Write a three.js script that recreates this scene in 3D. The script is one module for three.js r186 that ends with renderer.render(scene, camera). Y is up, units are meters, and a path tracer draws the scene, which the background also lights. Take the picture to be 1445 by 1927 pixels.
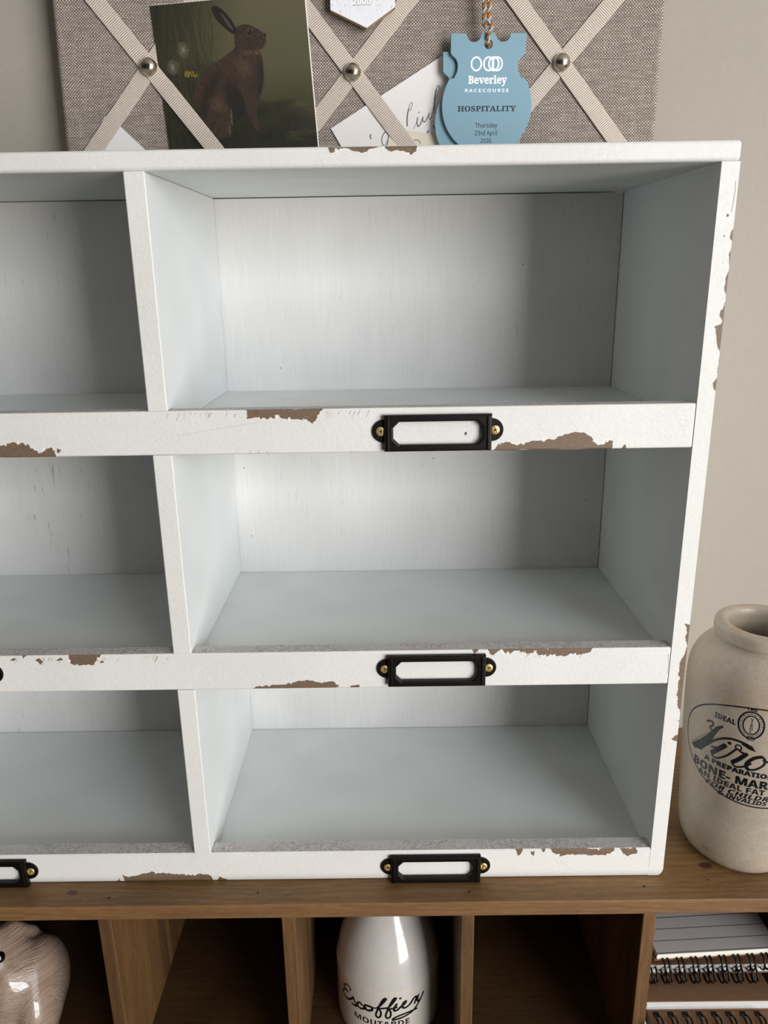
import * as THREE from 'three';
import { RoundedBoxGeometry } from 'three/addons/geometries/RoundedBoxGeometry.js';
import { mergeGeometries, mergeVertices } from 'three/addons/utils/BufferGeometryUtils.js';
import { MarchingCubes } from 'three/addons/objects/MarchingCubes.js';
import { RectAreaLightUniformsLib } from 'three/addons/lights/RectAreaLightUniformsLib.js';
import { Brush, Evaluator, SUBTRACTION } from 'three-bvh-csg';

/* ------------------------------------------------ camera, light, exposure */
const scene = new THREE.Scene();
const camera = new THREE.PerspectiveCamera(68.19, 1445 / 1927, 0.02, 30);
camera.position.set(0.12457, 0.39344, 0.42812);
camera.rotation.set(-0.29058, 0.00588, -0.01601, 'YXZ');
const renderer = new THREE.WebGLRenderer({ antialias: true });
renderer.toneMapping = THREE.LinearToneMapping;
renderer.toneMappingExposure = 1.0;
renderer.shadowMap.enabled = true;
RectAreaLightUniformsLib.init();
scene.background = new THREE.Color(0.55, 0.72, 1.0);          // the sky outside the window
const WIN = { x0: 1.2, x1: 3.4, y0: -0.75, y1: 1.38, z: 2.4 };  // window in the wall behind the photographer's right shoulder
const SKY_L = 13.6, GARDEN_L = 10.4;                             // daylight through upper and lower panes
{
  const cx = (WIN.x0 + WIN.x1) / 2, split = 0.42, w = (WIN.x1 - WIN.x0) / 2 - 0.07;
  for (const s of [-1, 1]) {
    const x = cx + s * (w / 2 + 0.035);
    const up = new THREE.RectAreaLight(new THREE.Color(0.91, 0.945, 1.0), SKY_L, w, WIN.y1 - split - 0.08);
    up.position.set(x, (WIN.y1 + split) / 2, WIN.z - 0.02); up.name = 'window_daylight';
    const lo = new THREE.RectAreaLight(new THREE.Color(1.0, 0.945, 0.87), GARDEN_L, w, split - WIN.y0 - 0.08);
    lo.position.set(x, (split + WIN.y0) / 2, WIN.z - 0.02); lo.name = 'window_daylight';
    scene.add(up, lo);
  }
}

/* ------------------------------------------------ helpers */
function rng(seed) { let a = seed >>> 0; return () => { a = (a + 0x6d2b79f5) | 0; let t = Math.imul(a ^ (a >>> 15), 1 | a); t = (t + Math.imul(t ^ (t >>> 7), 61 | t)) ^ t; return ((t ^ (t >>> 14)) >>> 0) / 4294967296; }; }
const R0 = rng(20260423);
const HN = new Float32Array(65536); for (let i = 0; i < 65536; i++) HN[i] = R0();
const hsh = (x, y, s) => HN[(Math.imul(x, 73856093) ^ Math.imul(y, 19349663) ^ Math.imul(s, 83492791)) & 65535];
function vn(x, y, s = 0) {   // value noise 0..1
  const ix = Math.floor(x), iy = Math.floor(y); let fx = x - ix, fy = y - iy;
  fx = fx * fx * (3 - 2 * fx); fy = fy * fy * (3 - 2 * fy);
  const a = hsh(ix, iy, s), b = hsh(ix + 1, iy, s), c = hsh(ix, iy + 1, s), d = hsh(ix + 1, iy + 1, s);
  return a + (b - a) * fx + (c - a) * fy + (a - b - c + d) * fx * fy;
}
const fbm = (x, y, s, o = 4) => { let v = 0, a = 0.5, t = 0; for (let i = 0; i < o; i++) { v += a * vn(x, y, s + i); t += a; a *= 0.5; x *= 2.03; y *= 2.03; } return v / t; };
const clamp = (x, a = 0, b = 1) => Math.min(b, Math.max(a, x));
const sstep = (a, b, x) => { const t = clamp((x - a) / (b - a)); return t * t * (3 - 2 * t); };
const mix = (a, b, t) => a + (b - a) * t;
function dataTex(w, h, fn, srgb = true) {      // fn(x, y, out) with y = 0 at the bottom row
  const d = new Uint8Array(w * h * 4), o = [0, 0, 0];
  for (let y = 0; y < h; y++) for (let x = 0; x < w; x++) { fn(x, y, o); const i = (y * w + x) * 4; d[i] = clamp(o[0], 0, 255); d[i + 1] = clamp(o[1], 0, 255); d[i + 2] = clamp(o[2], 0, 255); d[i + 3] = 255; }
  const t = new THREE.DataTexture(d, w, h, THREE.RGBAFormat);
  if (srgb) t.colorSpace = THREE.SRGBColorSpace;
  t.wrapS = t.wrapT = THREE.RepeatWrapping; t.magFilter = THREE.LinearFilter; t.minFilter = THREE.LinearFilter; t.needsUpdate = true;
  return t;
}
function canvas(w, h) { const c = document.createElement('canvas'); c.width = w; c.height = h; return [c, c.getContext('2d')]; }
function canTex(c, srgb = true) { const t = new THREE.CanvasTexture(c); if (srgb) t.colorSpace = THREE.SRGBColorSpace; t.wrapS = t.wrapT = THREE.RepeatWrapping; return t; }
const std = (o) => new THREE.MeshStandardMaterial(o), phys = (o) => new THREE.MeshPhysicalMaterial(o);

const used = new Map();
function numbered(n) { const k = used.get(n) || 0; used.set(n, k + 1); return k ? `${n}_${String(k).padStart(3, '0')}` : n; }
function thing(name, label, category, [x, y, z] = [0, 0, 0], group) {
  const o = new THREE.Group(); o.name = numbered(name); o.position.set(x, y, z); o.userData = { label, category }; if (group) o.userData.group = group; scene.add(o); return o;
}
function part(name, geo, mat, parent, label) {
  const m = new THREE.Mesh(geo, mat); m.name = numbered(name); m.castShadow = m.receiveShadow = true; if (label) m.userData.label = label; parent.add(m); return m;
}
function struct(name, geo, mat, parent = scene) { const m = part(name, geo, mat, parent); if (parent === scene) m.userData.kind = 'structure'; return m; }
function uvBox(geo, sx = 1, sy = sx, swap = false, ou = 0, ov = 0) {      // texture in metres on the face's own plane
  const g = geo.index ? geo.toNonIndexed() : geo, p = g.attributes.position, n = new Float32Array(p.count * 2);
  const a = new THREE.Vector3(), b = new THREE.Vector3(), c = new THREE.Vector3();
  for (let i = 0; i < p.count; i += 3) {
    a.fromBufferAttribute(p, i); b.fromBufferAttribute(p, i + 1); c.fromBufferAttribute(p, i + 2);
    const N = b.clone().sub(a).cross(c.clone().sub(a)), ax = Math.abs(N.x), ay = Math.abs(N.y), az = Math.abs(N.z);
    for (let k = 0; k < 3; k++) {
      const v = [a, b, c][k]; let u, w;
      if (ax >= ay && ax >= az) { u = v.z; w = v.y; } else if (ay >= az) { u = v.x; w = v.z; } else { u = v.x; w = v.y; }
      if (swap) [u, w] = [w, u];
      n[(i + k) * 2] = u * sx + ou; n[(i + k) * 2 + 1] = w * sy + ov;
    }
  }
  g.setAttribute('uv', new THREE.BufferAttribute(n, 2)); return g;
}
function rbox(x0, x1, y0, y1, z0, z1, r = 0.0008, seg = 2) {
  const g = new RoundedBoxGeometry(x1 - x0, y1 - y0, z1 - z0, seg, Math.min(r, (x1 - x0) / 2.1, (y1 - y0) / 2.1, (z1 - z0) / 2.1)); g.translate((x0 + x1) / 2, (y0 + y1) / 2, (z0 + z1) / 2); return g;
}
function splitFaces(geo, classify) {           // sort triangles into material groups by their normal
  const g = geo.index ? geo.toNonIndexed() : geo, p = g.attributes.position, nr = g.attributes.normal, uv = g.attributes.uv, buckets = [];
  const a = new THREE.Vector3(), b = new THREE.Vector3(), c = new THREE.Vector3();
  for (let i = 0; i < p.count; i += 3) { a.fromBufferAttribute(p, i); b.fromBufferAttribute(p, i + 1); c.fromBufferAttribute(p, i + 2); const N = b.sub(a).cross(c.sub(a)).normalize(), k = classify(N); (buckets[k] ??= []).push(i); }
  const P = [], N = [], U = []; g.clearGroups(); const out = new THREE.BufferGeometry(); let at = 0;
  buckets.forEach((list, k) => { if (!list) return; for (const i of list) for (let q = 0; q < 3; q++) { P.push(p.getX(i + q), p.getY(i + q), p.getZ(i + q)); N.push(nr.getX(i + q), nr.getY(i + q), nr.getZ(i + q)); if (k === 0) U.push((p.getX(i + q) + 0.155) / 0.47, p.getY(i + q) / 0.47); else U.push(uv.getX(i + q), uv.getY(i + q)); } out.addGroup(at, list.length * 3, k); at += list.length * 3; });
  out.setAttribute('position', new THREE.Float32BufferAttribute(P, 3)); out.setAttribute('normal', new THREE.Float32BufferAttribute(N, 3)); out.setAttribute('uv', new THREE.Float32BufferAttribute(U, 2)); return out;
}
function clean(g) { for (const k of Object.keys(g.attributes)) if (!['position', 'normal', 'uv'].includes(k)) g.deleteAttribute(k); return g.index ? g.toNonIndexed() : g; }
const merged = (list) => mergeGeometries(list.map(clean));
function tube(pts, r, seg = 60, rad = 8, closed = false) { return new THREE.TubeGeometry(new THREE.CatmullRomCurve3(pts.map((p) => new THREE.Vector3(...p)), closed), seg, r, rad, closed); }
function lathe(profile, seg = 96, n = 120, mapH) {   // smooth profile; u runs round from the back, v is height
  const c = new THREE.SplineCurve(profile.map((p) => new THREE.Vector2(...p))), pts = c.getPoints(n).map((p) => new THREE.Vector2(Math.max(p.x, 0), p.y));
  const g = new THREE.LatheGeometry(pts, seg, -Math.PI, Math.PI * 2);
  if (mapH) { const p = g.attributes.position, uv = g.attributes.uv; for (let i = 0; i < p.count; i++) uv.setY(i, (p.getY(i) - mapH[0]) / (mapH[1] - mapH[0])); }
  return g;
}
function shapeOf(pts) { const s = new THREE.Shape(); pts.forEach(([x, y], i) => (i ? s.lineTo(x, y) : s.moveTo(x, y))); s.closePath(); return s; }

/* ------------------------------------------------ materials */
// white chipped paint: worn places measured on the front of the shelf, in millimetres from the divider's right edge and the foot
const CHIPS = [
  [[95.7,464.2],[96.9,460.1],[100.8,461.1],[104.4,462.3],[107.9,461.0],[113.6,459.6],[118.3,461.7],[121.4,462.3],[125.2,461.9],[127.4,460.4],[133.7,460.1],[139.2,458.2],[141.7,459.9],[143.0,463.9]] ,
  [[44.7,327.8],[44.9,322.0],[51.6,322.5],[58.3,322.1],[63.2,323.3],[67.6,321.4],[78.6,321.5],[81.8,318.7],[84.7,323.3],[88.5,327.4]] ,
  [[-118.1,301.3],[-113.9,307.8],[-104.4,309.5],[-98.5,308.2],[-94.3,309.7],[-90.8,310.5],[-88.5,309.3],[-85.6,310.2],[-82.4,309.2],[-81.2,306.7],[-78.9,306.0],[-77.0,303.8],[-74.5,304.1],[-73.0,306.5],[-69.5,307.1],[-67.3,305.5],[-67.7,300.5]] ,
  [[-65.9,306.4],[-63.6,305.5],[-65.0,303.9],[-66.2,304.3]] ,
  [[185.0,301.1],[189.4,305.7],[192.5,306.4],[196.8,305.0],[202.9,305.5],[213.8,306.9],[219.9,307.1],[225.8,310.1],[233.0,311.5],[236.7,311.2],[241.7,308.6],[244.1,304.9],[246.6,303.6],[250.1,306.0],[254.1,306.0],[253.8,301.0]] ,
  [[259.6,300.9],[261.2,304.0],[262.1,300.9]] ,
  [[184.5,176.0],[187.0,171.6],[189.3,171.0],[191.6,173.4],[194.8,175.9]] ,
  [[194.8,175.9],[195.6,171.8],[199.6,171.8],[202.2,173.9],[206.2,173.1],[209.9,171.6],[215.1,173.0],[216.6,170.4],[222.9,169.6],[231.2,170.2],[238.5,171.2],[244.1,170.4],[249.3,172.1],[251.8,175.4]] ,
  [[174.9,175.8],[177.3,172.1],[179.9,175.7]] ,
  [[32.3,148.5],[39.5,151.0],[45.3,151.7],[50.7,152.0],[57.8,151.9],[63.6,153.7],[71.1,155.1],[78.8,153.4],[88.5,153.7],[91.5,150.2],[90.7,148.0]] ,
  [[97.5,147.9],[99.2,150.5],[104.6,151.2],[103.9,147.8]] ,
  [[-78.0,176.6],[-76.9,169.9],[-74.2,168.0],[-69.8,167.7],[-65.4,168.3],[-61.8,167.8],[-59.3,171.9],[-56.1,175.9]] ,
  [[-98.1,171.3],[-95.6,172.8],[-93.9,170.9],[-95.9,168.3]] ,
  [[-85.4,171.5],[-82.5,173.1],[-81.1,171.5],[-83.8,170.8]] ,
  [[-114.1,171.9],[-110.3,173.0],[-111.9,171.2]] ,
  [[-106.0,176.6],[-104.0,174.4],[-105.6,172.9]] ,
  [[-57.9,169.6],[-56.1,170.5],[-55.5,169.6],[-57.0,168.9]] ,
  [[-62.4,4.7],[-61.2,5.2],[-59.6,3.3],[-54.8,3.7],[-50.2,5.2],[-46.1,5.8],[-42.2,7.6],[-38.4,5.7],[-32.5,6.1],[-26.7,4.9],[-20.8,5.5],[-16.1,4.3],[-9.0,5.3],[-3.2,4.3],[-1.1,3.0],[-0.9,-3.8],[-61.4,-2.9]] ,
  [[-67.9,-1.9],[-64.9,2.1],[-64.3,-2.0]] ,
  [[2.4,-2.9],[4.7,2.4],[8.9,0.1],[10.2,-3.0]] ,
  [[206.9,24.8],[209.6,19.0],[211.7,20.8],[213.4,24.7]] ,
  [[218.2,22.0],[220.5,18.4],[221.1,22.4]] ,
  [[225.7,24.5],[227.3,21.4],[228.9,24.5]] ,
  [[231.5,24.4],[234.9,20.4],[237.9,18.2],[243.0,19.4],[249.1,18.9],[257.2,18.4],[262.9,19.2],[270.2,18.6],[274.4,21.2],[275.6,23.8]] ,
  [[279.2,23.7],[281.7,19.3],[284.8,17.5],[286.8,18.8],[290.8,19.6],[290.1,23.6]] ,
  [[311.7,421.0],[309.0,418.1],[308.8,414.7],[310.2,410.4],[309.4,404.4],[309.5,396.6],[308.8,391.1],[309.8,386.1],[309.6,380.5],[307.9,377.7],[307.5,375.5],[309.2,372.6],[309.0,370.4],[305.4,368.9],[306.9,365.0],[307.8,359.8],[309.3,356.6],[309.6,346.4],[309.4,340.2],[307.8,338.2],[308.7,335.2],[311.2,331.9],[317.2,344.2],[315.6,419.6]] ,
  [[306.5,190.5],[308.8,184.7],[308.5,179.7],[309.6,176.4],[308.6,169.4],[306.9,166.1],[306.4,161.7],[305.9,156.1],[307.6,152.4],[306.6,148.6],[306.2,141.0],[307.6,135.3],[310.3,128.3],[316.7,128.6],[315.6,188.2]] ,
  [[310.7,123.7],[309.2,122.1],[310.7,120.2],[313.9,122.5]] ,
  [[306.1,109.2],[309.7,112.0],[313.3,111.5],[313.8,106.4],[310.6,107.6],[308.0,107.6]] ,
];
function ragged(poly, r, k = 0.16, it = 3) {
  let p = poly;
  for (let n = 0; n < it; n++) { const q = []; for (let i = 0; i < p.length; i++) { const a = p[i], b = p[(i + 1) % p.length], dx = b[0] - a[0], dy = b[1] - a[1], L = Math.hypot(dx, dy); q.push(a); if (L > 0.35) { const o = (r() - 0.5) * 2 * k * Math.min(L, 5); q.push([(a[0] + b[0]) / 2 - (dy / L) * o, (a[1] + b[1]) / 2 + (dx / L) * o]); } } p = q; }
  return p;
}
const AT = 2048, mm2 = (x) => ((x + 155) / 470) * AT, my2 = (y) => AT - (y / 470) * AT;
const trace = (g, p) => { g.beginPath(); p.forEach(([x, y], i) => (i ? g.lineTo(mm2(x), my2(y)) : g.moveTo(mm2(x), my2(y)))); g.closePath(); };
function paintFront() {
  const [c, g] = canvas(AT, AT), [bc, b] = canvas(AT, AT), r = rng(7);
  const im = g.createImageData(AT, AT), ib = b.createImageData(AT, AT);
  for (let y = 0; y < AT; y++) for (let x = 0; x < AT; x++) {
    const i = (y * AT + x) * 4, lo = vn(x / 150, y / 150, 3) - 0.5, f = vn(x / 2.3, y / 2.3, 5) - 0.5, m = vn(x / 12, y / 12, 9) - 0.5, v = 1 + lo * 0.025 + f * 0.02 + m * 0.012;
    im.data[i] = 226 * v; im.data[i + 1] = 224 * v; im.data[i + 2] = 219 * v; im.data[i + 3] = 255;
    const h = 150 + (vn(x / 5.5, y / 5.5, 21) - 0.5) * 70 + f * 40 + m * 40; ib.data[i] = ib.data[i + 1] = ib.data[i + 2] = h; ib.data[i + 3] = 255;
  }
  g.putImageData(im, 0, 0); b.putImageData(ib, 0, 0);
  for (let i = 0; i < 900; i++) { const x = r() * AT, y = r() * AT, s = 0.5 + r() * r() * 2.2; g.fillStyle = `rgba(120,112,104,${0.12 + r() * 0.3})`; g.fillRect(x, y, s, s); }
  for (let i = 0; i < 16; i++) { const x = r() * AT, y = r() * AT; for (let k = 0; k < 90; k++) { const a = r() * 6.3, d = Math.sqrt(r()) * 60; g.fillStyle = `rgba(140,136,132,${r() * 0.22})`; g.fillRect(x + Math.cos(a) * d, y + Math.sin(a) * d * 0.7, 1 + r() * 3, 1 + r() * 2); } }
  // fine knife ticks along the upper edges of the rails
  const tick = (x0, x1, yt, n) => { for (let i = 0; i < n; i++) { const x = mix(x0, x1, r()), L = 1 + r() * 4, y = yt - r() * 1.5; for (const [q, st] of [[g, `rgba(120,108,95,${0.25 + r() * 0.35})`], [b, 'rgba(70,70,70,0.8)']]) { q.strokeStyle = st; q.lineWidth = 1 + r(); q.beginPath(); q.moveTo(mm2(x), my2(y)); q.lineTo(mm2(x - 0.3 - L * 0.35), my2(y - L)); q.stroke(); } } };
  tick(0, 44, 326.5, 14); tick(88, 115, 326.5, 10); tick(190, 245, 173, 12); tick(-130, -40, 174, 22); tick(-40, -10, 174, 6); tick(200, 262, 302.5, 8); tick(86, 110, 303, 5); tick(40, 80, 304, 3);
  const cracks = [[[308.2, 443], [308.5, 438], [308.3, 433], [307.7, 428]], [[298.5, 170], [299.2, 162], [298.8, 156]]];
  for (const k of cracks) for (const [q, st, w] of [[g, 'rgba(70,64,66,0.6)', 1.4], [b, 'rgba(60,60,60,1)', 2.4]]) { q.strokeStyle = st; q.lineWidth = w; q.beginPath(); k.forEach(([x, y], i) => (i ? q.lineTo(mm2(x), my2(y)) : q.moveTo(mm2(x), my2(y)))); q.stroke(); }
  g.strokeStyle = 'rgba(150,140,130,0.28)'; g.lineWidth = 1.5; g.beginPath(); g.moveTo(mm2(4), my2(313)); g.lineTo(mm2(52), my2(320)); g.stroke();
  for (const [x, y, s] of [[169.5, 311.6, 1.0], [306.1, 426.3, 0.8], [305.5, 416, 0.5]]) { g.fillStyle = 'rgba(80,50,40,0.9)'; g.beginPath(); g.ellipse(mm2(x), my2(y), s * 3, s * 4, 0, 0, 7); g.fill(); b.fillStyle = '#000'; b.beginPath(); b.arc(mm2(x), my2(y), s * 3, 0, 7); b.fill(); }
  for (const poly of CHIPS) {
    const low = Math.max(...poly.map((p) => p[1])) < 9, q = ragged(low ? poly.map(([x, y]) => [x, y + 1.7]) : poly, r);   // those along the rounded foot
    b.strokeStyle = 'rgba(200,200,200,0.6)'; b.lineWidth = 4; trace(b, q); b.stroke();
    g.strokeStyle = 'rgba(244,242,237,0.5)'; g.lineWidth = 4; trace(g, q); g.stroke();
    g.fillStyle = 'rgb(116,95,76)'; trace(g, q); g.fill();
    b.fillStyle = 'rgb(60,60,60)'; trace(b, q); b.fill();
    g.save(); trace(g, q); g.clip();
    const xs = q.map((p) => mm2(p[0])), ys = q.map((p) => my2(p[1])), x0 = Math.min(...xs), x1 = Math.max(...xs), y0 = Math.min(...ys), y1 = Math.max(...ys), n = ((x1 - x0) * (y1 - y0)) / 10;
    for (let i = 0; i < n; i++) { const v = r(); g.fillStyle = v < 0.5 ? `rgba(88,68,52,${r() * 0.4})` : `rgba(146,122,98,${r() * 0.4})`; g.fillRect(mix(x0, x1, r()), mix(y0, y1, r()), 1 + r() * 5, 1 + r() * 2); }
    g.restore();
    g.strokeStyle = 'rgba(70,52,40,0.5)'; g.lineWidth = 1.2; trace(g, q); g.stroke();
    if (Math.max(...xs) - Math.min(...xs) > 60) { const pts = q.filter(() => r() < 0.12); for (const [x, y] of pts) { g.fillStyle = 'rgba(240,237,231,0.95)'; g.beginPath(); g.ellipse(mm2(x), my2(y), 1 + r() * 5, 1 + r() * 3, r() * 3, 0, 7); g.fill(); } }
  }
  const bt = canTex(bc, false); return [canTex(c), bt];
}
const [frontMap, frontBump] = paintFront();
const frontPaint = std({ map: frontMap, bumpMap: frontBump, bumpScale: 0.00018, roughness: 0.55 });
const plainMap = dataTex(1024, 1024, (x, y, o) => { const v = 1 + (vn(x / 90, y / 90, 31) - 0.5) * 0.035 + (vn(x / 3, y / 3, 33) - 0.5) * 0.015; o[0] = 220 * v; o[1] = 223 * v; o[2] = 222 * v; const s = hsh(x, y, 77); if (s > 0.99985) { o[0] = 90; o[1] = 80; o[2] = 76; } });
plainMap.repeat.set(1 / 0.3, 1 / 0.3);
const plainBump = dataTex(512, 512, (x, y, o) => { o[0] = o[1] = o[2] = 128 + (vn(x / 3, y / 3, 41) - 0.5) * 60 + (vn(x / 14, y / 14, 43) - 0.5) * 60; }, false); plainBump.repeat.set(1 / 0.15, 1 / 0.15);
const insidePaint = std({ map: plainMap, bumpMap: plainBump, bumpScale: 0.00006, roughness: 0.42 });
const railTopMap = dataTex(1024, 512, (x, y, o) => { const m = sstep(0.42, 0.68, fbm(x / 4.5, y / 4.5, 51, 3)) * sstep(0.15, 0.8, fbm(x / 120, y / 60, 55, 2) + 0.12); const v = 1 + (vn(x / 2, y / 2, 57) - 0.5) * 0.1; o[0] = mix(204, 160, m * 0.7) * v; o[1] = mix(201, 155, m * 0.7) * v; o[2] = mix(199, 152, m * 0.7) * v; });
railTopMap.repeat.set(1 / 0.25, 1 / 0.125);
const railTop = std({ map: railTopMap, bumpMap: plainBump, bumpScale: 0.0002, roughness: 0.75 });
const backMap = dataTex(2048, 1024, (x, y, o) => {      // painted plywood: vertical grain, little checks
  const X = x * 0.31, Y = y * 0.46;                     // mm
  const g1 = vn(X * 1.1, Y * 0.045, 61), g2 = vn(X * 2.4, Y * 0.09, 63), lo = fbm(X / 45, Y / 80, 65, 3), patch = sstep(0.45, 0.75, fbm(X / 60 + 3, Y / 60, 69, 2));
  let v = 1 + (g1 - 0.5) * 0.02 + (g2 - 0.5) * 0.016 + (lo - 0.5) * 0.05 - patch * 0.02;
  const ck = vn(X * 1.9, Y * 0.13, 71) * vn(X * 0.5, Y * 0.07, 73); const c = sstep(0.62, 0.74, ck) * patch * (x > 1000 ? 0.16 : 0.05); v -= c;
  o[0] = 222 * v; o[1] = 221 * v; o[2] = 218 * v - c * 10; if (hsh(x >> 1, y >> 1, 79) > 0.99988) { o[0] = 70; o[1] = 64; o[2] = 60; }
});
backMap.repeat.set(1 / 0.635, 1 / 0.471);
const backBump = dataTex(1024, 512, (x, y, o) => { const X = x * 0.62, Y = y * 0.92; o[0] = o[1] = o[2] = 128 + (vn(X * 0.9, Y * 0.05, 61) - 0.5) * 100 + (vn(X * 1.6, Y * 0.6, 64) - 0.5) * 40; }, false); backBump.repeat.copy(backMap.repeat);
const backPaint = std({ map: backMap, bumpMap: backBump, bumpScale: 0.00005, roughness: 0.5 });

function woodTex(W, H, mw, mh, seed, knots, dark, light, glue = 0) {    // grain along u; sizes in metres
  const cols = dark.map((d, i) => [d, light[i]]);
  return dataTex(W, H, (x, y, o) => {
    let X = (x / W) * mw * 1000, Y = (y / H) * mh * 1000, k = 0, ring = 0; const Y0 = Y; let strip = 0;
    if (glue) { const s = Math.floor(Y / glue + 0.3 * vn(Y / glue, 1, seed)); strip = hsh(s, 3, seed) - 0.5; Y += s * 37; X += s * 61; }
    for (const [kx, ky, kr] of knots) { const dx = (X - kx) / 1.6, dy = Y - ky, d = Math.hypot(dx, dy) / kr; Y += (dy / (d + 0.3)) * 0.9 * Math.exp(-d * 0.55); if (d < 1.25) { k = Math.max(k, sstep(1.2, 0.75, d)); ring = Math.sin(d * 9) * 0.5; } }
    const warp = fbm(X / 90, Y / 14, seed, 3) * 14, rg = Math.sin((Y + warp) * 1.05 + fbm(X / 160, Y / 30, seed + 4, 2) * 9), fine = vn(X / 9, Y * 2.2, seed + 7), pore = vn(X / 3.2, Y * 4.5, seed + 9), lo = fbm(X / 70, Y / 25, seed + 11, 2);
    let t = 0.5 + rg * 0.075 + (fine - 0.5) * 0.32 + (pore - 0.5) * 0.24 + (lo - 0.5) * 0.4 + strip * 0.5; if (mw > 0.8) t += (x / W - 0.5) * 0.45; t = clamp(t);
    for (let c = 0; c < 3; c++) { let v = mix(cols[c][0], cols[c][1], t); v = mix(v, [62, 36, 20][c] * (1 + ring * 0.35), k * 0.85); o[c] = v; }
    if (glue) { const f = (Y0 / glue) % 1; }
  });
}
const WD = [82, 58, 32], WL = [148, 112, 68];
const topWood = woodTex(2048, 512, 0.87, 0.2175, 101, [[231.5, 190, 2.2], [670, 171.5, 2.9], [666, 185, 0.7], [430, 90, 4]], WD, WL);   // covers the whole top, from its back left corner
const sideWood = woodTex(1024, 512, 0.4, 0.2, 131, [[120, 60, 3.2], [300, 150, 4]], WD, WL, 22);
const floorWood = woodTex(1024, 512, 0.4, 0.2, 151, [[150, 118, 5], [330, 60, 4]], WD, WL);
const edgeWood = woodTex(1024, 128, 0.4, 0.05, 171, [], [90, 63, 36], [148, 110, 68]);
for (const [t, a, b] of [[topWood, 0.87, 0.2175], [sideWood, 0.4, 0.2], [floorWood, 0.4, 0.2], [edgeWood, 0.4, 0.05]]) t.repeat.set(1 / a, 1 / b);
const M = {
  topWood: std({ map: topWood, roughness: 0.55 }), sideWood: std({ map: sideWood, color: 0xd8d0c8, roughness: 0.6 }), floorWood: std({ map: floorWood, color: 0xa09890, roughness: 0.55 }), edgeWood: std({ map: edgeWood, roughness: 0.6 }),  // same wood; floor and side tints deepen the shade inside the unit
  bronze: std({ color: 0x130f0d, metalness: 0.55, roughness: 0.42 }),
  brass: std({ color: 0xe2c685, metalness: 0.75, roughness: 0.34 }),
  nickel: std({ color: 0xb9b1a2, metalness: 1, roughness: 0.2 }),
};
const wallMap = dataTex(1024, 1024, (x, y, o) => { const v = 1 + (vn(x / 160, y / 160, 81) - 0.5) * 0.03 + (vn(x / 3, y / 3, 83) - 0.5) * 0.012; o[0] = 163 * v; o[1] = 155 * v; o[2] = 144 * v; });
const wallBump = dataTex(512, 512, (x, y, o) => { o[0] = o[1] = o[2] = 128 + (vn(x / 5, y / 5, 85) - 0.5) * 80 + (vn(x / 26, y / 26, 87) - 0.5) * 120; }, false); wallBump.repeat.set(2.5, 2.5);
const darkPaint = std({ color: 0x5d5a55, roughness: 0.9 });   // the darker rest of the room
const wallPaint = std({ map: wallMap, bumpMap: wallBump, bumpScale: 0.0003, roughness: 0.85 });

/* ------------------------------------------------ the room */
const ROOM = { x0: -1.9, x1: 3.8, y0: -0.95, y1: 1.5, zb: -0.1822, zf: 2.4 };
struct('wall_back', uvBox(new THREE.BoxGeometry(ROOM.x1 - ROOM.x0 + 0.4, ROOM.y1 - ROOM.y0 + 0.4, 0.2).translate((ROOM.x0 + ROOM.x1) / 2, (ROOM.y0 + ROOM.y1) / 2, ROOM.zb - 0.1)), wallPaint);
struct('wall_left', uvBox(new THREE.BoxGeometry(0.2, 2.85, 3.0).translate(ROOM.x0 - 0.1, 0.275, 1.1)), darkPaint);
struct('wall_right', uvBox(new THREE.BoxGeometry(0.2, 2.85, 3.0).translate(ROOM.x1 + 0.1, 0.275, 1.1)), wallPaint);
struct('ceiling', uvBox(new THREE.BoxGeometry(6.1, 0.2, 3.0).translate(0.95, ROOM.y1 + 0.1, 1.1)), std({ color: 0xe2e0da, roughness: 0.9 }));
struct('floor', uvBox(new THREE.BoxGeometry(6.1, 0.2, 3.0).translate(0.95, ROOM.y0 - 0.1, 1.1)), std({ map: floorWood, color: 0x8a8a8a, roughness: 0.5 }));
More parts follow.
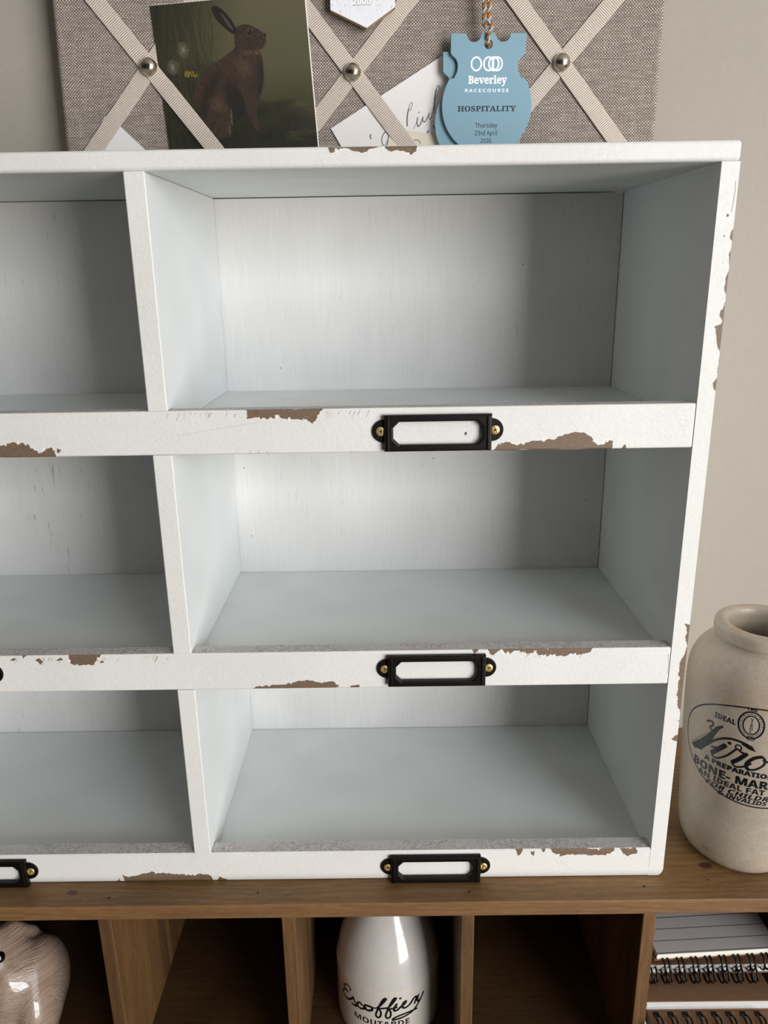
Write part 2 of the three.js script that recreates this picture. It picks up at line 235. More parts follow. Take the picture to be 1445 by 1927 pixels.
{
  const seg = (x0, x1, y0, y1) => new THREE.BoxGeometry(x1 - x0, y1 - y0, 0.2).translate((x0 + x1) / 2, (y0 + y1) / 2, WIN.z + 0.1);
  struct('wall_front', uvBox(merged([seg(ROOM.x0 - 0.2, WIN.x0, -1.15, 1.7), seg(WIN.x1, ROOM.x1 + 0.2, -1.15, 1.7), seg(WIN.x0, WIN.x1, -1.15, WIN.y0), seg(WIN.x0, WIN.x1, WIN.y1, 1.7)])), darkPaint);
  const w = new THREE.Group(); w.name = 'window_1'; w.userData.kind = 'structure'; scene.add(w);
  const white = std({ color: 0xf0efec, roughness: 0.4 }), bar = (n, x0, x1, y0, y1) => part(n, rbox(x0, x1, y0, y1, WIN.z + 0.02, WIN.z + 0.08, 0.006), white, w);
  bar('window_frame', WIN.x0, WIN.x0 + 0.05, WIN.y0, WIN.y1); bar('window_frame', WIN.x1 - 0.05, WIN.x1, WIN.y0, WIN.y1); bar('window_frame', WIN.x0 + 0.05, WIN.x1 - 0.05, WIN.y0, WIN.y0 + 0.05); bar('window_frame', WIN.x0 + 0.05, WIN.x1 - 0.05, WIN.y1 - 0.05, WIN.y1);
  bar('mullion', (WIN.x0 + WIN.x1) / 2 - 0.02, (WIN.x0 + WIN.x1) / 2 + 0.02, WIN.y0 + 0.05, WIN.y1 - 0.05); bar('transom', WIN.x0 + 0.05, WIN.x1 - 0.05, 0.4, 0.44);
  part('window_pane', new THREE.BoxGeometry(WIN.x1 - WIN.x0 - 0.1, WIN.y1 - WIN.y0 - 0.1, 0.004).translate((WIN.x0 + WIN.x1) / 2, (WIN.y0 + WIN.y1) / 2, WIN.z + 0.05), phys({ transmission: 1, thickness: 0, roughness: 0, ior: 1.5 }), w);
}

/* ------------------------------------------------ white pigeonhole shelf */
const XL = -0.3113, XI = 0.30, XO = 0.3101, DL = -0.0113, TOP = 0.463, TI = 0.45255, DEP = 0.1667, BK = 0.172;
const RT = [0.02366, 0.17466, 0.32714], RB = [0, 0.14906, 0.30138], FL = [0.01358, 0.16434, 0.31603], RZ = -0.011;
const shelf = thing('pigeonhole_shelf', 'large white painted wooden pigeonhole shelf with chipped brown edges and black label holders', 'shelf');
const fm = [frontPaint, insidePaint, railTop], cls = (N) => (N.z > 0.6 ? 0 : N.y > 0.8 ? 2 : 1), cls2 = (N) => (N.z > 0.6 ? 0 : 1);
{ // top board, its underside rising a little to the back
  const g = rbox(XL - 0.0101, XO, TI, TOP, -BK, 0, 0.0024, 4), p = g.attributes.position;
  for (let i = 0; i < p.count; i++) if (p.getY(i) < (TI + TOP) / 2) p.setY(i, p.getY(i) + (0.0042 * -p.getZ(i)) / DEP);
  part('top_board', splitFaces(uvBox(g), cls2), fm, shelf);
}
for (const s of [0, 1]) { // side panels with a rounded foot
  const x0 = s ? XI : XL - 0.0101, x1 = s ? XO : XL, g = new THREE.BoxGeometry(x1 - x0, TI, BK, 6, 60, 6), p = g.attributes.position, h = TI;
  for (let i = 0; i < p.count; i++) {
    let x = p.getX(i), y = p.getY(i) / h + 0.5, z = p.getZ(i); y = Math.pow(y, 2.2) * (h - 0.0004 + (0.0041 * (BK / 2 - z)) / DEP) + 0.0004;
    const q = 0.0085, t = clamp((q - y) / q), e = 1 - Math.sqrt(Math.max(0, 1 - t * t)); z = Math.min(z, BK / 2 - 0.0014 * e); const lim = (x1 - x0) / 2 - 0.0045 * e; if (s) x = Math.min(x, lim); else x = Math.max(x, -lim);
    if (Math.abs(z - BK / 2) < 1e-6 && Math.abs(Math.abs(x) - (x1 - x0) / 2) < 1e-6) x *= 0.96;
    p.setXYZ(i, x + (x0 + x1) / 2, y, z - BK / 2);
  }
  g.computeVertexNormals(); part('side_panel', splitFaces(uvBox(mergeVertices(g)), cls2), fm, shelf);
}
part('back_panel', uvBox(rbox(XL + 0.0004, XI - 0.0004, 0.001, TI - 0.0004 + 0.004, -BK, -DEP - 0.0004, 0.0003, 1)), backPaint, shelf);
for (let k = 0; k < 3; k++) part(k ? 'shelf_board' : 'bottom_board', uvBox(rbox(XL, XI, FL[k] - (k ? 0.0115 : 0.0125), FL[k], -DEP + 0.0002, RZ + 0.0004, 0.0004, 1)), insidePaint, shelf);
for (let k = 0; k < 3; k++) { // front rails, the lowest with a rounded foot
  let g;
  if (k) g = rbox(XL, XI, RB[k], RT[k], RZ, 0, 0.0011, 3);
  else {
    const s = new THREE.Shape(); s.moveTo(-RZ, 0.0008); s.lineTo(0.0014, 0.0004); for (let i = 1; i <= 10; i++) { const a = (i / 10) * Math.PI / 2; s.lineTo(0.0014 - 0.0014 * Math.sin(a), 0.0089 - 0.0085 * Math.cos(a)); } s.lineTo(0, RT[0] - 0.001); s.lineTo(0.001, RT[0]); s.lineTo(-RZ, RT[0]); s.closePath();
    g = new THREE.ExtrudeGeometry(s, { depth: XI - XL, bevelEnabled: false, steps: 1 }); g.rotateY(Math.PI / 2); g.translate(XL, 0, 0);
    const p = g.attributes.position; for (let i = 0; i < p.count; i++) p.setZ(i, p.getZ(i)); g.computeVertexNormals();
  }
  part('front_rail', splitFaces(uvBox(g), (N) => (N.z > 0.25 ? 0 : N.y > 0.8 ? 2 : 1)), fm, shelf);
}
for (let k = 0; k < 3; k++) { // the upright between the columns, one piece per row, notched behind the rails
  const up = k < 2, ub = up ? FL[k + 1] - 0.0115 : TI + 0.0005, pts = up ? [[0, RT[k]], [RZ, RT[k]], [RZ, FL[k]], [-DEP + 0.0006, FL[k]], [-DEP + 0.0006, ub], [RZ, ub], [RZ, RB[k + 1]], [0, RB[k + 1]]] : [[0, RT[k]], [RZ, RT[k]], [RZ, FL[k]], [-DEP + 0.0006, FL[k]], [-DEP + 0.0006, TI + 0.0040], [0, TI]];
  const e = 0.0006, g = new THREE.ExtrudeGeometry(shapeOf(pts.map(([z, y]) => [-z, y])), { depth: -DL - 2 * e, bevelEnabled: true, bevelThickness: e, bevelSize: e, bevelOffset: -e, bevelSegments: 2 });
  g.rotateY(Math.PI / 2); g.translate(DL + e, 0, 0); part('divider', splitFaces(uvBox(g), cls2), fm, shelf);
}
// label holders with brass screws
const ev = new Evaluator(); ev.attributes = ['position', 'normal'];
const screwGeo = (() => {
  const head = new THREE.LatheGeometry([[0, -0.0005], [0.00275, -0.0005], [0.00275, 0.0001], [0.0025, 0.0005], [0.0016, 0.0007], [0, 0.00078]].map((p) => new THREE.Vector2(...p)), 40); head.rotateX(Math.PI / 2);
  let r = new Brush(mergeVertices(head.deleteAttribute('uv')));
  for (const a of [0.5, 0.5 + Math.PI / 2]) { const b = new Brush(new THREE.BoxGeometry(0.0036, 0.00105, 0.002)); b.geometry.deleteAttribute('uv'); b.position.z = 0.00125; b.rotation.z = a; b.updateMatrixWorld(); r = ev.evaluate(r, b, SUBTRACTION); }
  const g = r.geometry; g.clearGroups(); return g;
})();
const holderGeo = (() => {
  const w = 0.0306, h = 0.0105, ew = 0.0375, er = 0.0066;
  const ears = new THREE.Shape(); ears.moveTo(0.0268, -er); ears.lineTo(ew - er, -er); ears.absarc(ew - er, 0, er, -Math.PI / 2, Math.PI / 2, false); ears.lineTo(0.0268, er); ears.closePath();
  const cut = (s, a, b, c) => { const q = new THREE.Path(); [[-a, -b + c], [-a + c, -b], [a - c, -b], [a, -b + c], [a, b - c], [a - c, b], [-a + c, b], [-a, b - c]].forEach(([x, y], i) => (i ? q.lineTo(x, y) : q.moveTo(x, y))); q.closePath(); s.holes.push(q); return s; };
  
  const eg = new THREE.ExtrudeGeometry(ears, { depth: 0.0005, bevelEnabled: true, bevelThickness: 0.0003, bevelSize: 0.0003, bevelOffset: -0.0003, bevelSegments: 2, curveSegments: 20 });
  const rect = (a, b) => shapeOf([[-a, -b], [a, -b], [a, b], [-a, b]]);
  const body = new THREE.ExtrudeGeometry(cut(rect(w, h), 0.0254, 0.0066, 0.0034), { depth: 0.0022, bevelEnabled: true, bevelThickness: 0.0011, bevelSize: 0.0010, bevelOffset: -0.0010, bevelSegments: 3 });
  const rib = (x) => new RoundedBoxGeometry(0.0016, 2 * h - 0.0012, 0.0016, 2, 0.0006).translate(x, -0.0010, 0.0036);
  return merged([eg, eg.clone().rotateZ(Math.PI), body.translate(0, -0.0010, 0.0004), rib(-w + 0.0022), rib(w - 0.0022)]);
})();
for (const [x, rows] of [[0.1535, [0.3138, 0.1629, 0.0118]], [-0.1571, [0.3138, 0.1629, 0.0118]]]) for (const y of rows) {
  const hd = part('label_holder', holderGeo, M.bronze, shelf, 'black bronzed metal label holder'); hd.position.set(x, y, 0.0004);
  for (const s of [-1, 1]) { const sc = part('screw', screwGeo, M.brass, hd, 'brass cross-head screw'); sc.position.set(s * 0.0326, 0, 0.0012); sc.rotation.z = s * 0.4 + y * 9; }
}

/* ------------------------------------------------ pine pigeonhole unit underneath */
const unit = thing('pine_pigeonhole_unit', 'low brown pine pigeonhole unit whose top carries the white shelf', 'shelf unit');
const UX0 = -0.3265, UX1 = 0.5434, UZF = 0.0206, UZB = -0.1818, UFL = -0.158;
{
  const g = uvBox(rbox(UX0, UX1, -0.0116, 0, UZB, UZF, 0.0009, 2)), p = g.attributes.position, uv = g.attributes.uv, gr = splitFaces(g, (N) => (N.y > 0.5 ? 1 : 2));
  for (let i = 0; i < gr.attributes.position.count; i++) { const x = gr.attributes.position.getX(i), y = gr.attributes.position.getY(i), z = gr.attributes.position.getZ(i); gr.attributes.uv.setXY(i, x - UX0, z - UZB + (y < -0.0008 ? y : 0)); }
  for (const q of gr.groups) q.materialIndex -= 1;
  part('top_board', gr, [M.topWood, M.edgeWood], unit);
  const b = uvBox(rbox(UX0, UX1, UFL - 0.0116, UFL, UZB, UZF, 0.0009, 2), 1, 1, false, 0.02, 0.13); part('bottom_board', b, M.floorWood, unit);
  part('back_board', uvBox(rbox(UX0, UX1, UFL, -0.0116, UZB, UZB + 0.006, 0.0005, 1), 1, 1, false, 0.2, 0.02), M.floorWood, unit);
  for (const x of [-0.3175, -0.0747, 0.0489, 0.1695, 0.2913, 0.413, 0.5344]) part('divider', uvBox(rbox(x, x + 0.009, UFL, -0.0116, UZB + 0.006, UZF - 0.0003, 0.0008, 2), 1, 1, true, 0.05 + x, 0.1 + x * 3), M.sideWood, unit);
}
for (const [x, z] of [[-0.0678, 0.0134], [0.0323, 0.0103], [0.1757, 0.0115], [0.2947, 0.0085]]) { const n = part('nail_head', rbox(-0.0008, 0.0008, -0.0006, 0.00015, -0.0008, 0.0008, 0.0001, 1), std({ color: 0x2a1c14, roughness: 0.7 }), unit); n.position.set(x, 0, z); n.rotation.y = 0.6; }
{ // the desk that carries it
  const d = thing('desk', 'plain wooden desk carrying the pine pigeonhole unit', 'desk');
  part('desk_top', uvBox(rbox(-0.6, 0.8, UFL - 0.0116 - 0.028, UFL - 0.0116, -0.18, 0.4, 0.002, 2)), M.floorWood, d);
  for (const x of [-0.57, 0.73]) for (const z of [-0.17, 0.35]) part('leg', uvBox(rbox(x, x + 0.045, ROOM.y0, UFL - 0.0396, z, z + 0.045, 0.002, 2), 1, 1, true), M.sideWood, d);
}

/* ------------------------------------------------ linen memo board leaning on the wall, on top of the shelf */
const BO = new THREE.Vector3(0.108, 0.4632, -0.151), BR = new THREE.Euler(-0.036, 0, -0.010, 'XYZ');
function onBoard(o) { o.position.copy(BO); o.rotation.copy(BR); return o; }           // a thing laid out in the board's own plane: x across, y up it, z off it
const linen = dataTex(1024, 1024, (x, y, o) => {       // 96 mm of plain weave
  const u = (x + 3 * (vn(x / 60, y / 200, 201) - 0.5)) / 10.667, v = (y + 3 * (vn(x / 200, y / 60, 203) - 0.5)) / 10.667, iu = Math.floor(u), iv = Math.floor(v), fu = u - iu - 0.5, fv = v - iv - 0.5, over = (iu + iv) & 1;
  const warp = 1 - 2.3 * fu * fu, weft = 1 - 2.3 * fv * fv; let s = over ? warp * (1 - 0.9 * fv * fv * 2) : weft * (1 - 0.9 * fu * fu * 2);
  const tw = over ? vn(iu * 1.7, y / 70, 205) : vn(x / 70, iv * 1.7, 207), slub = vn(x / 5, y / 5, 209);
  let L = over ? 0.62 : 1.05; L *= 0.42 + 0.58 * s; L *= 0.86 + 0.28 * tw; L *= 0.92 + 0.16 * slub;
  o[0] = 208 * L; o[1] = 192 * L; o[2] = 178 * L;
  if (vn(x / 4, y / 6, 211) > 0.985) { o[0] *= 0.45; o[1] *= 0.4; o[2] *= 0.36; }
});
const linenBump = dataTex(1024, 1024, (x, y, o) => { const u = x / 10.667, v = y / 10.667, iu = Math.floor(u), iv = Math.floor(v), fu = u - iu - 0.5, fv = v - iv - 0.5, over = (iu + iv) & 1; o[0] = o[1] = o[2] = 40 + 200 * (over ? (1 - 3 * fu * fu) * (1 - 2 * fv * fv) : (1 - 3 * fv * fv) * (1 - 2 * fu * fu)); }, false);
linen.repeat.set(1 / 0.096, 1 / 0.096); linenBump.repeat.copy(linen.repeat);
const linenMat = phys({ map: linen, bumpMap: linenBump, bumpScale: 0.0004, roughness: 0.95 });
const ribMap = dataTex(64, 256, (x, y, o) => { const f = (y % 16) / 16 - 0.5, s = 1 - 3.0 * f * f, n = 0.96 + 0.08 * vn(x / 3, y / 7, 221); const v = (0.5 + 0.5 * s) * n; o[0] = 226 * v; o[1] = 212 * v; o[2] = 197 * v; });
const ribBump = dataTex(64, 256, (x, y, o) => { const f = (y % 16) / 16 - 0.5; o[0] = o[1] = o[2] = 250 * (1 - 4 * f * f); }, false);
for (const t of [ribMap, ribBump]) t.repeat.set(1 / 0.0125, 1 / 0.0208);
const ribMat = phys({ map: ribMap, bumpMap: ribBump, bumpScale: 0.0003, roughness: 0.6, sheen: 0.3, sheenRoughness: 0.5, sheenColor: new THREE.Color(0.8, 0.75, 0.65) });
const memo = onBoard(thing('memo_board', 'grey-brown linen memo board crossed by cream ribbons held with metal studs', 'memo board'));
const BW = 0.2062, BH = 0.35;
part('panel', uvBox(rbox(-BW, BW, 0, BH, -0.0165, 0, 0.004, 4)), linenMat, memo);
function ribbon(u0, v0, slope, w0, low) {        // through (u0, v0), du = slope * dv; low(v) lifts it over what is tucked in
  const dir = new THREE.Vector2(slope, 1).normalize(), nrm = new THREE.Vector2(dir.y, -dir.x), hw = 0.0057, P = [], U = [], I = [], N = 90;
  const tMin = -v0 / dir.y, tMax = (BH - v0) / dir.y; let a = tMin, b = tMax; const xa = (-BW - u0) / dir.x, xb = (BW - u0) / dir.x; a = Math.max(a, Math.min(xa, xb)); b = Math.min(b, Math.max(xa, xb)); a += 0.0005; b -= 0.0005;
  for (let i = 0; i <= N; i++) {
    const t = mix(a, b, i / N), u = u0 + dir.x * t, v = v0 + dir.y * t, w = w0 + (low ? low(v) : 0);
    for (const [s, dz] of [[-1, 0], [-0.9, 0.0005], [0.9, 0.0005], [1, 0], [0.9, -0.0001], [-0.9, -0.0001]]) { P.push(u + nrm.x * hw * s, v + nrm.y * hw * s, w + dz); U.push(s * hw, t); }
    if (i) for (let k = 0; k < 6; k++) { const q = (k + 1) % 6, c = (i - 1) * 6, d = i * 6; I.push(c + k, c + q, d + k, c + q, d + q, d + k); }
  }
  const g = new THREE.BufferGeometry(); g.setAttribute('position', new THREE.Float32BufferAttribute(P, 3)); g.setAttribute('uv', new THREE.Float32BufferAttribute(U, 2)); g.setIndex(I); g.computeVertexNormals(); return g;
}
const K = [[-0.1428, 0.0739], [-0.0042, 0.0699], [0.1378, 0.0749]];
const lift = (v1, v2, h) => (v) => h * sstep(v1, v2, v);
part('ribbon', ribbon(-0.2825, 0.0735, 0.85, 0.0005), ribMat, memo);
part('ribbon', ribbon(K[0][0], K[0][1], 0.83, 0.0005, lift(0.05, 0.04, 0.0006)), ribMat, memo);
part('ribbon', ribbon(K[1][0], K[1][1], 0.865, 0.0005), ribMat, memo);
part('ribbon', ribbon(K[2][0], K[2][1], 0.885, 0.0005), ribMat, memo);
part('ribbon', ribbon(K[0][0], K[0][1], -0.81, 0.0011, lift(0.066, 0.052, 0.0015)), ribMat, memo);
part('ribbon', ribbon(K[1][0], K[1][1], -0.805, 0.0011, lift(0.06, 0.045, 0.0009)), ribMat, memo);
part('ribbon', ribbon(K[2][0], K[2][1], -0.84, 0.0011), ribMat, memo);
part('ribbon', ribbon(0.279, 0.074, -0.83, 0.0011), ribMat, memo);
const knobGeo = lathe([[0, 0.0058], [0.0024, 0.0054], [0.0045, 0.0040], [0.0056, 0.0020], [0.0058, 0.0006], [0.0057, 0]], 40, 30); knobGeo.rotateX(Math.PI / 2);
for (const [u, v] of [...K, [-0.074, 0.157], [0.067, 0.157], [-0.143, 0.24], [-0.004, 0.24], [0.137, 0.24], [-0.074, 0.322], [0.067, 0.322]]) { const k = part('stud', knobGeo, M.nickel, memo, 'domed polished metal stud'); k.position.set(u, v, 0.0017); }

/* hare picture card, tucked behind a ribbon */
const CA = Math.atan2(6.2, 87.4), CW = 0.1035, CH = 0.1085, CTL = [-138.9, 110.8];
function harePainting() {
  const S = 10, [c, g] = canvas(1035, 1085), r = rng(33);
  g.fillStyle = '#5d5738'; g.fillRect(0, 0, 1035, 1085);
  const bg = g.createLinearGradient(0, 0, 0, 1085); bg.addColorStop(0, '#8c8360'); bg.addColorStop(0.4, '#7a7350'); bg.addColorStop(0.62, '#56512f'); bg.addColorStop(0.8, '#2a2a16'); bg.addColorStop(1, '#1b1c10'); g.fillStyle = bg; g.fillRect(0, 0, 1035, 1085);
  const lf = g.createLinearGradient(0, 0, 620, 120); lf.addColorStop(0, 'rgba(38,38,20,0.9)'); lf.addColorStop(0.45, 'rgba(58,54,30,0.75)'); lf.addColorStop(1, 'rgba(90,84,55,0)'); g.fillStyle = lf; g.fillRect(0, 0, 1035, 1085);
  g.filter = 'blur(14px)'; for (let i = 0; i < 40; i++) { g.fillStyle = `rgba(${20 + r() * 30},${22 + r() * 28},${10 + r() * 12},0.35)`; g.beginPath(); g.ellipse(r() * 420, 420 + r() * 600, 60 + r() * 70, 40 + r() * 60, 0, 0, 7); g.fill(); } g.filter = 'none';
  const blade = (x, y, L, lean, col, w) => { g.strokeStyle = col; g.lineWidth = w; g.beginPath(); g.moveTo(x, y); g.quadraticCurveTo(x + lean * 0.3, y - L * 0.6, x + lean, y - L); g.stroke(); };
  for (let i = 0; i < 700; i++) { const x = r() * 520, y = 250 + r() * 760; blade(x, y, 80 + r() * 280, (r() - 0.4) * 150, `rgba(${120 + r() * 50},${112 + r() * 40},${64 + r() * 30},${0.1 + r() * 0.24})`, 0.8 + r() * 1.8); }
  for (let i = 0; i < 260; i++) { const x = r() * 420, y = 60 + r() * 500; blade(x, y, 40 + r() * 150, (r() - 0.5) * 90, `rgba(34,30,16,${0.15 + r() * 0.3})`, 1 + r() * 3); }
  for (let i = 0; i < 800; i++) { const x = 560 + r() * 470, y = 480 + r() * 500; blade(x, y, 30 + r() * 140, (r() - 0.5) * 60, `rgba(${92 + r() * 50},${86 + r() * 42},${46 + r() * 26},${0.08 + r() * 0.2})`, 0.8 + r() * 1.6); }
  g.filter = 'blur(10px)'; for (let i = 0; i < 60; i++) { g.fillStyle = `rgba(${22 + r() * 18},${25 + r() * 16},${10 + r() * 8},0.45)`; g.beginPath(); g.ellipse(120 + r() * 880, 660 + r() * 330, 40 + r() * 90, 20 + r() * 30, 0, 0, 7); g.fill(); } g.filter = 'blur(3px)';
  for (let i = 0; i < 40; i++) { g.fillStyle = `rgba(${110 + r() * 40},${88 + r() * 30},${60 + r() * 20},0.25)`; g.beginPath(); g.ellipse(830 + r() * 190, 660 + r() * 60 + (i % 2) * 180, 20 + r() * 40, 4 + r() * 6, -0.05, 0, 7); g.fill(); } g.filter = 'none';
  for (let i = 0; i < 500; i++) { const x = 120 + r() * 900, y = 800 + r() * 260; blade(x, y, 20 + r() * 90, (r() - 0.5) * 70, `rgba(${50 + r() * 50},${56 + r() * 44},${22 + r() * 20},${0.12 + r() * 0.25})`, 1 + r() * 2); }
  // from board millimetres to the picture
  g.save(); const co = Math.cos(CA), si = Math.sin(CA); g.transform(S * co, S * si, S * si, -S * co, 0, 0); g.translate(-CTL[0], -CTL[1]);
  const path = (pts) => { g.beginPath(); pts.forEach((p, i) => { if (!i) g.moveTo(...p); else { const q = pts[(i + 1) % pts.length]; g.quadraticCurveTo(p[0], p[1], (p[0] + q[0]) / 2, (p[1] + q[1]) / 2); } }); g.closePath(); };
  const clock = (x, y) => { for (let i = 0; i < 260; i++) { const a = r() * 6.3, d = 1 + r() * 3.6; g.strokeStyle = `rgba(198,190,172,${0.1 + r() * 0.16})`; g.lineWidth = 0.12; g.beginPath(); g.moveTo(x, y); g.lineTo(x + Math.cos(a) * d, y + Math.sin(a) * d * 1.2); g.stroke(); } g.fillStyle = 'rgba(190,182,165,0.22)'; g.beginPath(); g.ellipse(x, y, 4.0, 5, 0, 0, 7); g.fill(); g.strokeStyle = 'rgba(90,88,50,0.6)'; g.lineWidth = 0.3; g.beginPath(); g.moveTo(x, y - 4); g.lineTo(x + 1, y - 40); g.stroke(); };
  clock(-118.6, 84.2); clock(-126.6, 73.6);
  for (let i = 0; i < 46; i++) { g.fillStyle = `rgba(${170 + r() * 40},${140 + r() * 30},40,0.75)`; g.beginPath(); g.arc(-114.4 + (r() - 0.5) * 8, 69.4 + (r() - 0.5) * 3.4, 0.3 + r() * 0.5, 0, 7); g.fill(); }
  const fur = (pts, base, n, ang, cols, len = 2.4) => { g.fillStyle = base; path(pts); g.fill(); g.save(); path(pts); g.clip(); const xs = pts.map((p) => p[0]), ys = pts.map((p) => p[1]), x0 = Math.min(...xs), x1 = Math.max(...xs), y0 = Math.min(...ys), y1 = Math.max(...ys); for (let i = 0; i < n; i++) { const x = mix(x0, x1, r()), y = mix(y0, y1, r()), a = ang(x, y) + (r() - 0.5) * 0.5, L = len * (0.5 + r()); g.strokeStyle = cols[(r() * cols.length) | 0]; g.lineWidth = 0.1 + r() * 0.2; g.beginPath(); g.moveTo(x, y); g.lineTo(x + Math.cos(a) * L, y + Math.sin(a) * L); g.stroke(); } g.restore(); };
  const cols = ['rgba(128,92,66,0.4)', 'rgba(96,66,48,0.45)', 'rgba(46,30,24,0.5)', 'rgba(150,116,84,0.28)', 'rgba(30,20,16,0.5)'];
  fur([[-90.5, 46], [-89, 36], [-86, 31.5], [-96, 28.5], [-110, 29], [-114.5, 38], [-114.6, 53], [-111, 63], [-104.5, 72], [-95, 77.5], [-88, 82], [-83.5, 85], [-81, 92], [-72, 86], [-66.5, 84], [-65, 78], [-64.6, 66], [-67, 57], [-69.6, 51], [-71, 44], [-69, 38], [-66, 33.5], [-69, 32.5], [-73, 36], [-77, 44], [-79.5, 52], [-83, 53.5]], '#4a3428', 9000, (x, y) => -1.3 - (x + 90) * 0.012, cols);
  fur([[-113.5, 40], [-113, 50], [-107, 56.5], [-98, 57.5], [-91, 54], [-88.4, 46], [-89, 38], [-91.5, 31], [-100, 28.5], [-110, 30]], '#513a2b', 4200, (x, y) => -1.7 + (y - 45) * 0.02, cols, 2);
  g.strokeStyle = 'rgba(176,150,120,0.4)'; g.lineWidth = 0.5; for (let i = 0; i < 60; i++) { const y = 33 + r() * 16; g.beginPath(); g.moveTo(-88.7 + r() * 0.6 - (y < 38 ? 1.6 : 0), y); g.lineTo(-87.8 - (y < 38 ? 2 : 0), y - 1.6); g.stroke(); }
  g.filter = 'blur(16px)'; g.fillStyle = 'rgba(14,9,8,0.5)'; path([[-112, 44], [-104, 66], [-92, 74], [-98, 60], [-106, 44], [-108, 32], [-114, 34]]); g.fill(); path([[-90, 66], [-80, 62], [-84, 54], [-94, 58]]); g.fill(); g.fillStyle = 'rgba(168,132,98,0.30)'; path([[-104, 55], [-94, 55], [-92, 47], [-100, 46]]); g.fill(); path([[-84, 80], [-74, 80], [-73, 68], [-82, 68]]); g.fill(); g.filter = 'none';
  g.filter = 'blur(8px)'; g.fillStyle = 'rgba(16,10,8,0.55)'; path([[-92, 55], [-80, 60], [-78, 50], [-80, 42], [-88, 44]]); g.fill(); path([[-66, 80], [-64, 66], [-68, 54], [-70, 60], [-68, 74]]); g.fill(); g.filter = 'none';
  fur([[-83.5, 87], [-84, 93], [-82.5, 97.2], [-78, 99.4], [-73, 99], [-68, 96.6], [-63.8, 94.2], [-62, 91], [-62.4, 87.4], [-65, 84.4], [-70, 82.6], [-77, 81.6], [-82, 83]], '#3f2d25', 2600, (x, y) => 3.6 + (y - 90) * 0.04, cols, 1.6);
  fur([[-81.2, 94], [-82.6, 98.6], [-88, 106], [-93.5, 110], [-97.6, 110.6], [-98.2, 107.6], [-95, 101.6], [-89, 96.4], [-84, 92.8]], '#241b18', 700, () => 2.3, ['rgba(70,54,46,0.5)', 'rgba(20,14,12,0.6)'], 2);
  g.filter = 'blur(3px)'; g.fillStyle = 'rgba(150,128,108,0.75)'; path([[-83.6, 95.6], [-86, 100], [-91, 105.6], [-92.6, 106.2], [-89.4, 101.6], [-86.4, 96.8]]); g.fill(); g.filter = 'none';
  g.fillStyle = 'rgba(150,128,104,0.55)'; g.beginPath(); g.arc(-73.3, 94.4, 2.3, 0, 7); g.fill(); g.fillStyle = '#1a1110'; g.beginPath(); g.arc(-73.3, 94.4, 1.75, 0, 7); g.fill(); g.fillStyle = 'rgba(210,205,200,0.8)'; g.beginPath(); g.arc(-73.9, 95, 0.35, 0, 7); g.fill();
  g.fillStyle = '#130d0c'; path([[-62.6, 94], [-61.8, 92.4], [-62.6, 91.4], [-63.8, 93]]); g.fill();
  g.strokeStyle = 'rgba(170,150,126,0.5)'; g.lineWidth = 0.2; for (let i = 0; i < 40; i++) { const x = -80 + r() * 14; g.beginPath(); g.moveTo(x, 83 + r()); g.lineTo(x + 0.3, 81.4 - r()); g.stroke(); }
  g.restore();
  g.fillStyle = 'rgba(10,9,5,0.40)'; g.fillRect(0, 0, 1035, 1085);
  return canTex(c);
}
{
  const card = thing('picture_card', 'dark square picture card of a sitting brown hare in long grass', 'card');
  onBoard(card); const inner = new THREE.Matrix4();
  const face = (w) => { const g = new THREE.PlaneGeometry(CW, CH, 1, 1); g.translate(CW / 2, -CH / 2, w); return g; };
  const tilt = new THREE.Matrix4().makeTranslation(CTL[0] / 1000, CTL[1] / 1000, 0.0008).multiply(new THREE.Matrix4().makeRotationZ(CA)).multiply(new THREE.Matrix4().makeRotationY(-0.012));
  part('print', face(0.00062).applyMatrix4(tilt), std({ map: harePainting(), roughness: 0.5 }), card, 'painted picture of a brown hare');
  part('card_sheet', rbox(0, CW + 0.0008, -CH - 0.0003, 0.0003, 0, 0.0006, 0.0002, 1).applyMatrix4(tilt), std({ color: 0xe6e1d8, roughness: 0.7 }), card);
}
/* plain white card under the lower left ribbon */
const paper = std({ color: 0xe2dedb, roughness: 0.8 });
{
  const t = onBoard(thing('note_card', 'corner of a plain white card under the ribbon left of the hare picture', 'card'));
  const g = new THREE.ExtrudeGeometry(shapeOf([[-0.1758, 0.0440], [-0.1717, 0.0430], [-0.1517, 0.0240], [-0.1310, 0.0042], [-0.1560, 0.0010], [-0.2030, 0.0060], [-0.1895, 0.0245]]), { depth: 0.0004, bevelEnabled: false }); g.translate(0, 0, 0.0006); part('card_sheet', g, paper, t);
}
